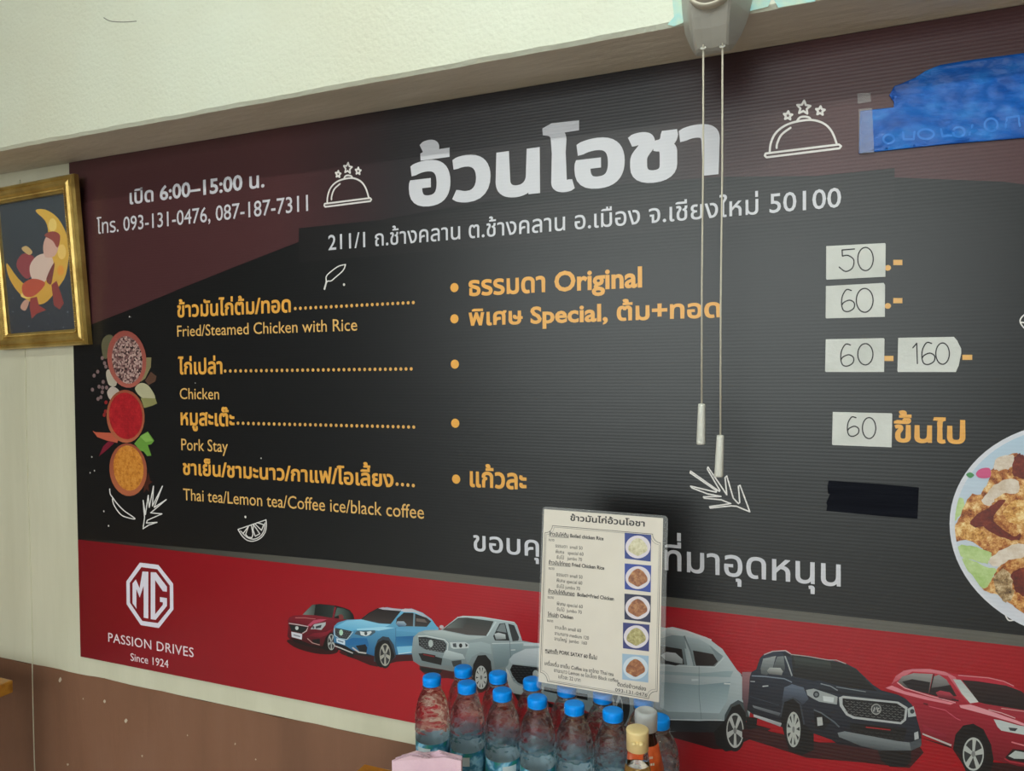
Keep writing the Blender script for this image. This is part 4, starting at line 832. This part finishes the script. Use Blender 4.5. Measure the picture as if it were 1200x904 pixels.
ct('ติดต่อข้าวกล่อง', L(360, 780), L(477, 796), 3.6, .02); ct('093-131-0476', L(351, 801), L(482, 818), 3.8, .004, '0')
def food_photo(cor, plate_c, prx, pry, bgc, pc, items, mt):
    pr = Print(Cp); pr.poly(cor, bgc)
    ph = pr.build('food_photo', C3(.0005), 'sheet', card)
    pr = Print(Cp); pr.ellipse(plate_c, prx, pry, pc)
    c = [Cp(p) for p in cor]
    if mt:
        pr.build('photo_plate', C3(.0007), 'sheet', ph)
        pr = Print(Cp); pr.poly(smooth_path(items, True, 3), (180, 140, 90)); pr.build('photo_food', C3(.0009), mt, ph)
rice = cell_print('rice_photo', [(.3, lin((150, 140, 100))), (.5, lin((206, 198, 164))), (.7, lin((226, 220, 200)))], 160, flute=False, noise=True)
brownf = cell_print('fried_photo', [(.3, lin((80, 40, 22))), (.5, lin((150, 88, 46))), (.7, lin((206, 156, 100)))], 170, flute=False, noise=True)
greenf = cell_print('chicken_photo', [(.3, lin((80, 78, 50))), (.5, lin((170, 158, 100))), (.7, lin((214, 206, 160)))], 170, flute=False, noise=True)
for y0, (dx, tilt), fm, bgc in ((155, (390, 0), rice, (36, 56, 130)), (280, (390, 0), brownf, (40, 64, 150)), (403, (389, 0), brownf, (30, 34, 70)), (521, (383, 0), greenf, (44, 48, 112)), (648, (380, 0), brownf, (150, 176, 200))):
    q = [L(dx, y0), L(dx+108, y0+9), L(dx+106, y0+118), L(dx, y0+105)]; cc_ = L(dx+54, y0+58)
    it = [(cc_[0]+11*math.cos(a)*(1+.12*math.sin(3*a)), cc_[1]+9.6*math.sin(a)*(1+.1*math.cos(4*a))) for a in [2*math.pi*i/12 for i in range(12)]]
    food_photo(q, cc_, 14.6, 13.4, bgc, (214, 206, 214) if y0 < 640 else (196, 208, 218), it, fm)

# ================================================================== framed picture
P_BR = wy((101.5, 404), -.022); P_TR = wy((84.5, 203), -.042)
fr_u = (P_TR-wy((0, 214.5), -.042)).normalized(); fr_v = (P_TR-P_BR); FH = fr_v.length; fr_v.normalize()
fr_u = (fr_u-fr_v*fr_u.dot(fr_v)).normalized(); fr_n = fr_u.cross(fr_v)
if fr_n.y > 0: fr_n = -fr_n
def Fp(p):
    d = ray(p); t = (P_BR-CAM).dot(fr_n)/d.dot(fr_n); q = CAM+d*t-P_BR; return (q.dot(fr_u), q.dot(fr_v))
F3 = lambda o: (lambda u, v: tuple(P_BR+fr_u*u+fr_v*v+fr_n*o))
rail = -Fp((79.5, 305))[0]; FW = -Fp((2.5, 350))[0]+rail
pic = empty('framed_picture', Vector(F3(-.01)(-FW/2, 0)), label='gold framed picture of a figure reclining on a crescent moon hung beside the sign', cat='picture')
prof = [(0, -.016), (0, -.004), (.08, .001), (.2, .0005), (.26, -.002), (.34, .002), (.5, .0045), (.62, .003), (.7, -.001), (.78, -.001), (.86, -.003), (1, -.006), (1, -.014)]
def rect(d): d *= rail; return [(-FW+d, d), (-d, d), (-d, FH-d), (-FW+d, FH-d)]
for i in range(4):
    v, f = [], []
    for d, h in prof:
        c = rect(d); v += [F3(h)(*c[i]), F3(h)(*c[(i+1) % 4])]
    for j in range(len(prof)-1): f.append((2*j, 2*j+1, 2*j+3, 2*j+2))
    f.append((2*len(prof)-2, 2*len(prof)-1, 1, 0))
    pydata('frame_rail', v, f, M['gold'], pic, False)
bm = bmesh.new(); c = rect(.83)
for i in range(4):
    a, b = Vector(c[i]), Vector(c[(i+1) % 4]); n = int((b-a).length/.0052)
    for j in range(n):
        q = a+(b-a)*(j+.5)/n; bmesh.ops.create_icosphere(bm, subdivisions=1, radius=.0025, matrix=Matrix.Translation(F3(.0002)(*q)))
tag(bm_obj('beading', bm, M['gold'], pic, True), kind='stuff')
v = [F3(o)(*q) for o in (-.016, -.015) for q in rect(.05)]
pydata('backing_board', v, [(0, 1, 2, 3), (7, 6, 5, 4), (0, 4, 5, 1), (1, 5, 6, 2), (2, 6, 7, 3), (3, 7, 4, 0)], M['leg'], pic)
pr = Print(Fp); z = zoomer(0, 190, 4.11)
sq = [tuple(q) for q in rect(.96)]
pr.poly(sq, (44, 56, 66), (20, 26, 42), False, True)
pr.poly(z(smooth_path([(142, 230), (190, 225), (250, 265), (295, 350), (305, 430), (290, 540), (255, 600), (200, 670), (150, 685), (90, 655), (40, 600), (10, 540), (5, 485), (60, 560), (120, 600), (190, 560), (215, 470), (205, 340), (190, 280)], True, 3)), (226, 178, 62), (214, 160, 50))
for a, b, rx, ry, c_ in ((225, 300, 5, 8, (240, 206, 110)), (270, 430, 5, 9, (240, 200, 104)), (100, 640, 7, 4, (240, 206, 110)), (265, 520, 4, 6, (228, 150, 40))): pr.ellipse(z([(a, b)])[0], rx, ry, c_, n=14)
pr.poly(z(smooth_path([(50, 490), (80, 440), (130, 450), (150, 500), (110, 560), (75, 540)], True, 3)), (146, 52, 60))
pr.poly(z(smooth_path([(115, 500), (150, 450), (200, 440), (230, 480), (200, 560), (160, 585), (125, 560)], True, 3)), (222, 192, 178))
pr.poly(z(smooth_path([(180, 400), (200, 350), (240, 345), (255, 400), (235, 450), (190, 455)], True, 3)), (214, 168, 152))
pr.poly(z(smooth_path([(185, 350), (225, 330), (262, 350), (250, 410), (225, 375)], True, 3)), (150, 60, 48))
pr.poly(z(smooth_path([(80, 590), (130, 560), (190, 580), (160, 625), (120, 650), (85, 640)], True, 3)), (190, 74, 44))
pr.poly(z(smooth_path([(195, 560), (235, 480), (225, 560), (215, 590)], True, 3)), (120, 44, 40))
pr.poly(z([(118, 655), (150, 648), (160, 690), (195, 712), (150, 730), (125, 755), (115, 700)]), (150, 44, 38)); pr.poly(z([(220, 590), (245, 570), (268, 640), (280, 680), (260, 710), (232, 690)]), (140, 42, 36))
pr.poly(z(smooth_path([(75, 415), (100, 402), (128, 430), (110, 445)], True, 3)), (206, 170, 110)); pr.poly(z(smooth_path([(70, 700), (90, 665), (112, 670), (95, 715)], True, 3)), (200, 150, 130))
random.seed(3)
for i in range(46):
    a, b = random.uniform(15, 320), random.uniform(140, 820)
    if not (40 < a < 300 and 230 < b < 720): pr.ellipse(z([(a, b)])[0], *(2*[random.uniform(.25, .6)]), (150, 160, 176), n=6)
pr.build('moon_print', F3(-.0145), 'picture', pic)
v = [F3(-.011)(*q) for q in rect(.93)]; pydata('glass_pane', v, [(0, 1, 2, 3)], M['glass'], pic)

# ================================================================== wall fan switch housing with pull cords
fan = empty('wall_fan', wy((838, 40), -.16), label='grey wall fan base with two hanging pull cords on the beam', cat='fan')
lev = [(58, 816.5, 854, -.1505, 816.5, 855), (54, 815, 853.6, -.158, 815, 857.5), (45, 813, 853.5, -.167, 811.5, 862.5), (30, 811, 854, -.180, 807, 869), (15, 809, 855.2, -.190, 803, 874), (0, 807, 856.5, -.198, 801, 878), (-25, 805, 858, -.205, 799, 883), (-70, 803, 860, -.21, 797, 888), (-120, 803, 860, -.205, 797, 888)]
v, f = [], []; n = 10
for (py, fl_, fr_, yf, bl, br) in lev:
    yb = -.1375; fx0, fx1 = wy((fl_, py), yf).x, wy((fr_, py), yf).x; b0, b1 = wy((bl, py), yb).x, wy((br, py), yb).x; zz = wy((838, py), yf).z
    ring = [(b0, yb), (b0*.3+fx0*.7, yf*.75+yb*.25), (fx0, yf+.003), (fx0+.003, yf)]
    ring += [(fx0+(fx1-fx0)*t, yf+.004*math.sin(math.pi*t)) for t in (.25, .5, .75)]
    ring += [(fx1-.003, yf), (fx1, yf+.003), (b1, yb)]
    v += [(a, b, zz) for a, b in ring]
for j in range(len(lev)-1):
    for i in range(n): f.append((j*n+i, j*n+(i+1) % n, (j+1)*n+(i+1) % n, (j+1)*n+i))
f.append(tuple(range(n))[::-1]); f.append(tuple((len(lev)-1)*n+i for i in range(n)))
pydata('switch_housing', v, f, M['fan'], fan)
c0 = wy((832, -16), -.2005); v, f = lathe_data([(.0001, .004), (.0275, .0035), (.0295, .0045), (.0312, .002), (.0315, -.012)], 36)
pydata('round_cover', [(c0.x+a, c0.y-c_*.95+b*.28, c0.z+b*.96) for a, b, c_ in v], f, M['fanlight'], fan, True)
v, f = lathe_data([(.0001, .0015), (.0272, .001), (.0272, -.001)], 36)
pydata('cover_inset', [(c0.x+a, c0.y-.0042-c_+b*.28, c0.z+b*.96) for a, b, c_ in v], f, flat_mat('inset_plastic', (150, 140, 128), .5), fan, True)
for (px, py, ex, ey, tx, ty) in ((824.2, 57.5, 822.3, 473, 821.2, 521), (846.7, 55.5, 844.2, 510, 842.2, 559)):
    yc = -.160; a, b, c = wy((px, py), yc), wy((ex, ey), yc), wy((tx, ty), yc)
    cord = tube('pull_cord', [a+Vector((0, 0, .006)), a*.7+b*.3+Vector((.0006, 0, 0)), a*.35+b*.65-Vector((.0005, 0, 0)), b-Vector((0, 0, .004))], .0014, M['cord'], fan)
    ax = (c-b); h = ax.length; v, f = lathe_data([(.002, 0), (.0050, .0008), (.0052, .004), (.0064, h-.002), (.0058, h), (.003, h)], 20)
    pydata('pull_tab', [tuple(b+Vector((p_[0]+ax.x*p_[2]/h, p_[1], -p_[2]))) for p_ in v], f, M['white'], fan, True)
    v, f = [], []
    for i in range(20):
        t = 2*math.pi*i/20
        for k in range(6):
            s_ = 2*math.pi*k/6; rr = .0034+.0010*math.cos(s_); v.append((a.x+rr*math.cos(t), a.y-.001+rr*math.sin(t)*.6, a.z+.001+.0012*math.sin(s_)+.002*math.sin(t)))
    for i in range(20):
        for k in range(6): f.append((i*6+k, ((i+1) % 20)*6+k, ((i+1) % 20)*6+(k+1) % 6, i*6+(k+1) % 6))
    pydata('grommet', v, f, M['white'], fan, True)

# ================================================================== ceiling lamp over the tables
lamp = empty('ceiling_tube_lamp', (-.35, -1.35, CEIL), label='fluorescent tube lamp on the ceiling in front of the sign', cat='lamp')
box('lamp_body', (-1.0, -1.39, CEIL-.06), (.3, -1.31, CEIL-.001), M['white'], lamp, .006)
m, nt, p = base_mat('glowing_tube', .4); p.inputs['Emission Color'].default_value = (.95, 1, .9, 1); p.inputs['Emission Strength'].default_value = 120
v, f = lathe_data([(.013, 0), (.013, 1.2)], 16)
pydata('tube', [(-.95+c_, -1.35+a, CEIL-.085+b) for a, b, c_ in v], f, m, lamp, True)
for xx in (-.97, .25): box('tube_holder', (xx, -1.365, CEIL-.105), (xx+.02, -1.335, CEIL-.058), M['white'], lamp)

# ================================================================== tables
TZ = .72
def table(x0, x1, y0, y1, label):
    t = empty('dining_table', ((x0+x1)/2, (y0+y1)/2, 0), label=label, cat='table', group='varnished tables along the wall')
    box('table_top', (x0, y0, TZ-.03), (x1, y1, TZ), M['wood'], t, .003)
    for a in (x0+.03, x1-.075):
        for b in (y0+.03, y1-.075): box('leg', (a, b, 0), (a+.045, b+.045, TZ-.03), M['leg'], t, .002)
    box('apron', (x0+.05, y1-.06, TZ-.09), (x1-.05, y1-.045, TZ-.03), M['wood'], t); box('apron', (x0+.05, y0+.045, TZ-.09), (x1-.05, y0+.06, TZ-.03), M['wood'], t)
cr = wz((427, 895), TZ)
table(cr.x, cr.x+1.2, -.82, cr.y, 'varnished wooden table carrying the water bottles and pink napkins')
cl2 = wz((15.5, 797), TZ)
table(cl2.x-1.1, cl2.x, -.86, cl2.y, 'varnished wooden table with pale legs below the framed picture')

# ================================================================== water bottles
BH = .215
def wob(a, z):
    if .119 < z < .152: return .0010*math.cos(8*a+(z-.119)*240)*math.cos(8*a-(z-.119)*240)*math.sin(math.pi*(z-.119)/.033)
    if .152 <= z < .185: return .0007*math.cos(6*a)*math.sin(math.pi*(z-.152)/.033)
    if z < .05: return .0006*math.cos(5*a)*math.sin(math.pi*z/.05)
    return 0
prof_b = [(.0001, .004), (.02, .002), (.025, .001), (.0276, .006), (.0280, .02), (.0270, .03), (.0280, .04), (.0275, .05), (.0273, .052), (.0273, .114), (.0279, .117)]
prof_b += [(.0280-.0005*(i % 2), .119+.0018*i) for i in range(1, 16)]
prof_b += [(.0280, .148), (.0277, .155), (.0266, .164), (.0248, .172), (.0221, .180), (.0192, .186), (.0162, .191), (.0138, .1945), (.0128, .197), (.0128, .202), (.0001, .203)]
me_body = bpy.data.meshes.new('bottle_body'); v, f = lathe_data(prof_b, 48, wob); me_body.from_pydata(v, [], f); me_body.materials.append(M['water'])
v, f = lathe_data([(.0274, .0525), (.0276, .053), (.0276, .1135), (.0274, .114)], 48); f = f[:-2]; me_lab = bpy.data.meshes.new('label'); me_lab.from_pydata(v, [], f); me_lab.materials.append(M['label'])
capv, capf = lathe_data([(.0143, .2005), (.0146, .201), (.0146, .2026), (.0143, .203), (.0146, .2034), (.0149, .2046), (.0150, .2115), (.0143, .2138), (.0125, .2148), (.009, .215), (.0001, .215)], 60, lambda a, z: .00022*(1 if int(a*60/(2*math.pi)+.5) % 2 else -1) if .2045 <= z < .2125 else 0)
me_cap = bpy.data.meshes.new('cap'); me_cap.from_pydata(capv, [], capf); me_cap.materials.append(M['cap'])
v, f = lathe_data([(.0130, .1970), (.0156, .1975), (.0156, .1986), (.0130, .1992)], 32); me_ring = bpy.data.meshes.new('neck_ring'); me_ring.from_pydata(v, [], f[:-2]); me_ring.materials.append(M['water'])
# white patch on the wrap label
pv, pf = [], []
for i in range(7):
    t = R(-112+i*8); pv += [(.0279*math.cos(t), .0279*math.sin(t), .094), (.0279*math.cos(t), .0279*math.sin(t), .108)]
for i in range(6): pf.append((2*i, 2*i+2, 2*i+3, 2*i+1))
me_pat = bpy.data.meshes.new('label_patch'); me_pat.from_pydata(pv, [], pf); me_pat.materials.append(flat_mat('label_white', (196, 214, 220), .4))
for m_ in (me_body, me_lab, me_cap, me_ring):
    m_.update()
    for p_ in m_.polygons: p_.use_smooth = True
ORD = ['first', 'second', 'third', 'fourth', 'fifth', 'sixth', 'seventh']
def bottle(x, y, rz, label):
    t = empty('water_bottle', (x, y, TZ), label=label, cat='bottle', group='blue-capped water bottles on the table')
    t.rotation_euler = (0, 0, rz)
    for nm, me_ in (('bottle_body', me_body), ('cap', me_cap), ('neck_ring', me_ring)):
        o = bpy.data.objects.new(nm, me_); COL.objects.link(o); o.parent = t
    lb = bpy.data.objects.new('label', me_lab); COL.objects.link(lb); lb.parent = t
    o = bpy.data.objects.new('label_patch', me_pat); COL.objects.link(o); o.parent = lb
    return t
rowA = [(-.576, -.203), (-.511, -.206), (-.448, -.210), (-.389, -.213), (-.330, -.213), (-.271, -.213), (-.204, -.210)]
rowB = [(-.5435, -.153), (-.4795, -.154), (-.4185, -.156), (-.3595, -.159), (-.3005, -.161), (-.2375, -.158)]
random.seed(11)
for i, (x, y) in enumerate(rowA): bottle(x, y, random.uniform(-.9, .9), 'blue-capped clear water bottle, %s from the pink napkins in the outer row' % ORD[i])
for i, (x, y) in enumerate(rowB): bottle(x, y, random.uniform(-.9, .9), 'blue-capped clear water bottle, %s from the pink napkins in the row beside the wall' % ORD[i])

# ================================================================== sauce bottles
def at_top(p, dist):
    q = depth(p, dist); return q.x, q.y, q.z
x, y, zt = at_top((747, 854), .905); h = zt-TZ
sb = empty('sauce_bottle', (x, y, TZ), label='cream-capped sauce bottle of golden liquid beside the orange-labelled bottle', cat='bottle', group='sauce bottles')
lathe('cap', [(.0125, h-.026), (.0134, h-.0255), (.0137, h-.004), (.0140, h-.0022), (.0134, h-.0005), (.012, h), (.0001, h)], M['capcream'], sb, 40, (x, y, TZ))
to_cam = Vector((CAM.x-x, CAM.y-y, 0)).normalized(); side = Vector((-to_cam.y, to_cam.x, 0))
bm = bmesh.new()
for sgn, rr in ((-1, .0032), (1, .0032), (0, .0022)):
    q = Vector((x, y, TZ+h-.0125))+to_cam*.0138+side*(sgn*.0045); bmesh.ops.create_uvsphere(bm, u_segments=10, v_segments=8, radius=rr, matrix=Matrix.Translation(q) @ Matrix.Diagonal((1, 1, .75, 1)))
bm_obj('latch', bm, M['capcream'], sb, True)
lathe('neck', [(.0118, h-.043), (.0150, h-.0428), (.0125, h-.028), (.0122, h-.0262)], M['bottleglass'], sb, 36, (x, y, TZ))
lathe('sauce', [(.0001, .002), (.026, .002), (.029, .006), (.029, h-.15), (.0285, h-.135), (.026, h-.105), (.0205, h-.075), (.0165, h-.055), (.0149, h-.0436)], M['sauce'], sb, 36, (x, y, TZ))
x, y, zt = at_top((757, 832), .975); h = zt-TZ
sb = empty('sauce_bottle', (x, y, TZ), label='dark sauce bottle with grey cap and orange neck label', cat='bottle', group='sauce bottles')
lathe('cap', [(.0138, h-.026), (.0146, h-.0255), (.0150, h-.006), (.0146, h-.0025), (.0125, h-.0008), (.010, h-.0005), (.0085, h-.0016), (.0001, h-.0016)], M['capgrey'], sb, 60, (x, y, TZ), lambda a, z: .00025*(1 if int(a*60/(2*math.pi)+.5) % 2 else -1) if h-.022 < z < h-.007 else 0)
lathe('bottle_body', [(.0001, .002), (.027, .002), (.030, .006), (.030, h-.15), (.0285, h-.115), (.0225, h-.078), (.0150, h-.042), (.0125, h-.034), (.0122, h-.0258)], M['soy'], sb, 40, (x, y, TZ))
lab = lathe('neck_label', [(.0150, h-.0425), (.0156, h-.0425), (.0231, h-.0775), (.0225, h-.0778)], noise_mat('orange_label', [(.35, lin((196, 74, 28))), (.65, lin((226, 106, 52)))], 60, .4), sb, 40, (x, y, TZ))
bm = bmesh.new()
to_cam = math.atan2(CAM.y-y, CAM.x-x)
for (dz, a0, wds) in ((.055, .38, (.05, .05, .07, .05)), (.063, .3, (.09, .06, .1, .12))):
    a = to_cam+a0-.25
    for wd in wds:
        rr = .0152+(dz-.0425)*.2143+.0012; P = []
        for (t, zz) in ((a, -.0014), (a+wd, -.0014), (a+wd, .0018), (a, .0018)): P.append(bm.verts.new((x+rr*math.cos(t), y+rr*math.sin(t), TZ+h-dz+zz)))
        bm.faces.new(P); a += wd+.035
bm_obj('label_marks', bm, M['white'], lab)

# ================================================================== folded pink napkins standing on the table
nk = empty('napkin_stack', wy((500, 960), -.32), label='upright folded pink paper napkins beside the water bottles', cat='napkins')
nk.location.z = TZ
tops = [([(484, 884), (514, 881), (541, 887)], -.296), ([(487, 880.5), (500, 884), (512, 881), (528, 884), (540.5, 887)], -.300), ([(470, 886), (487, 881), (503, 887), (505, 884.5), (513.5, 880), (540, 888)], -.306), ([(463, 889), (486, 881.5), (501, 886), (506, 889), (514, 882), (541, 888.5)], -.312), ([(459, 892), (484, 882.5), (499, 888), (505, 891), (515, 884), (541, 890)], -.318), ([(459.5, 893), (480, 886), (500, 890), (520, 888), (540.5, 892)], -.324)]
for px, yy in tops:
    c = [(wy(p, yy).x, wy(p, yy).z) for p in px]
    slab_poly('napkin', [(c[0][0], TZ)]+c+[(c[-1][0], TZ)], yy, .0022, M['napkin'], nk, wall=True, bulge=lambda a, b: .0012*math.sin(a*90+b*40))

bpy.data.objects.remove(_fo)
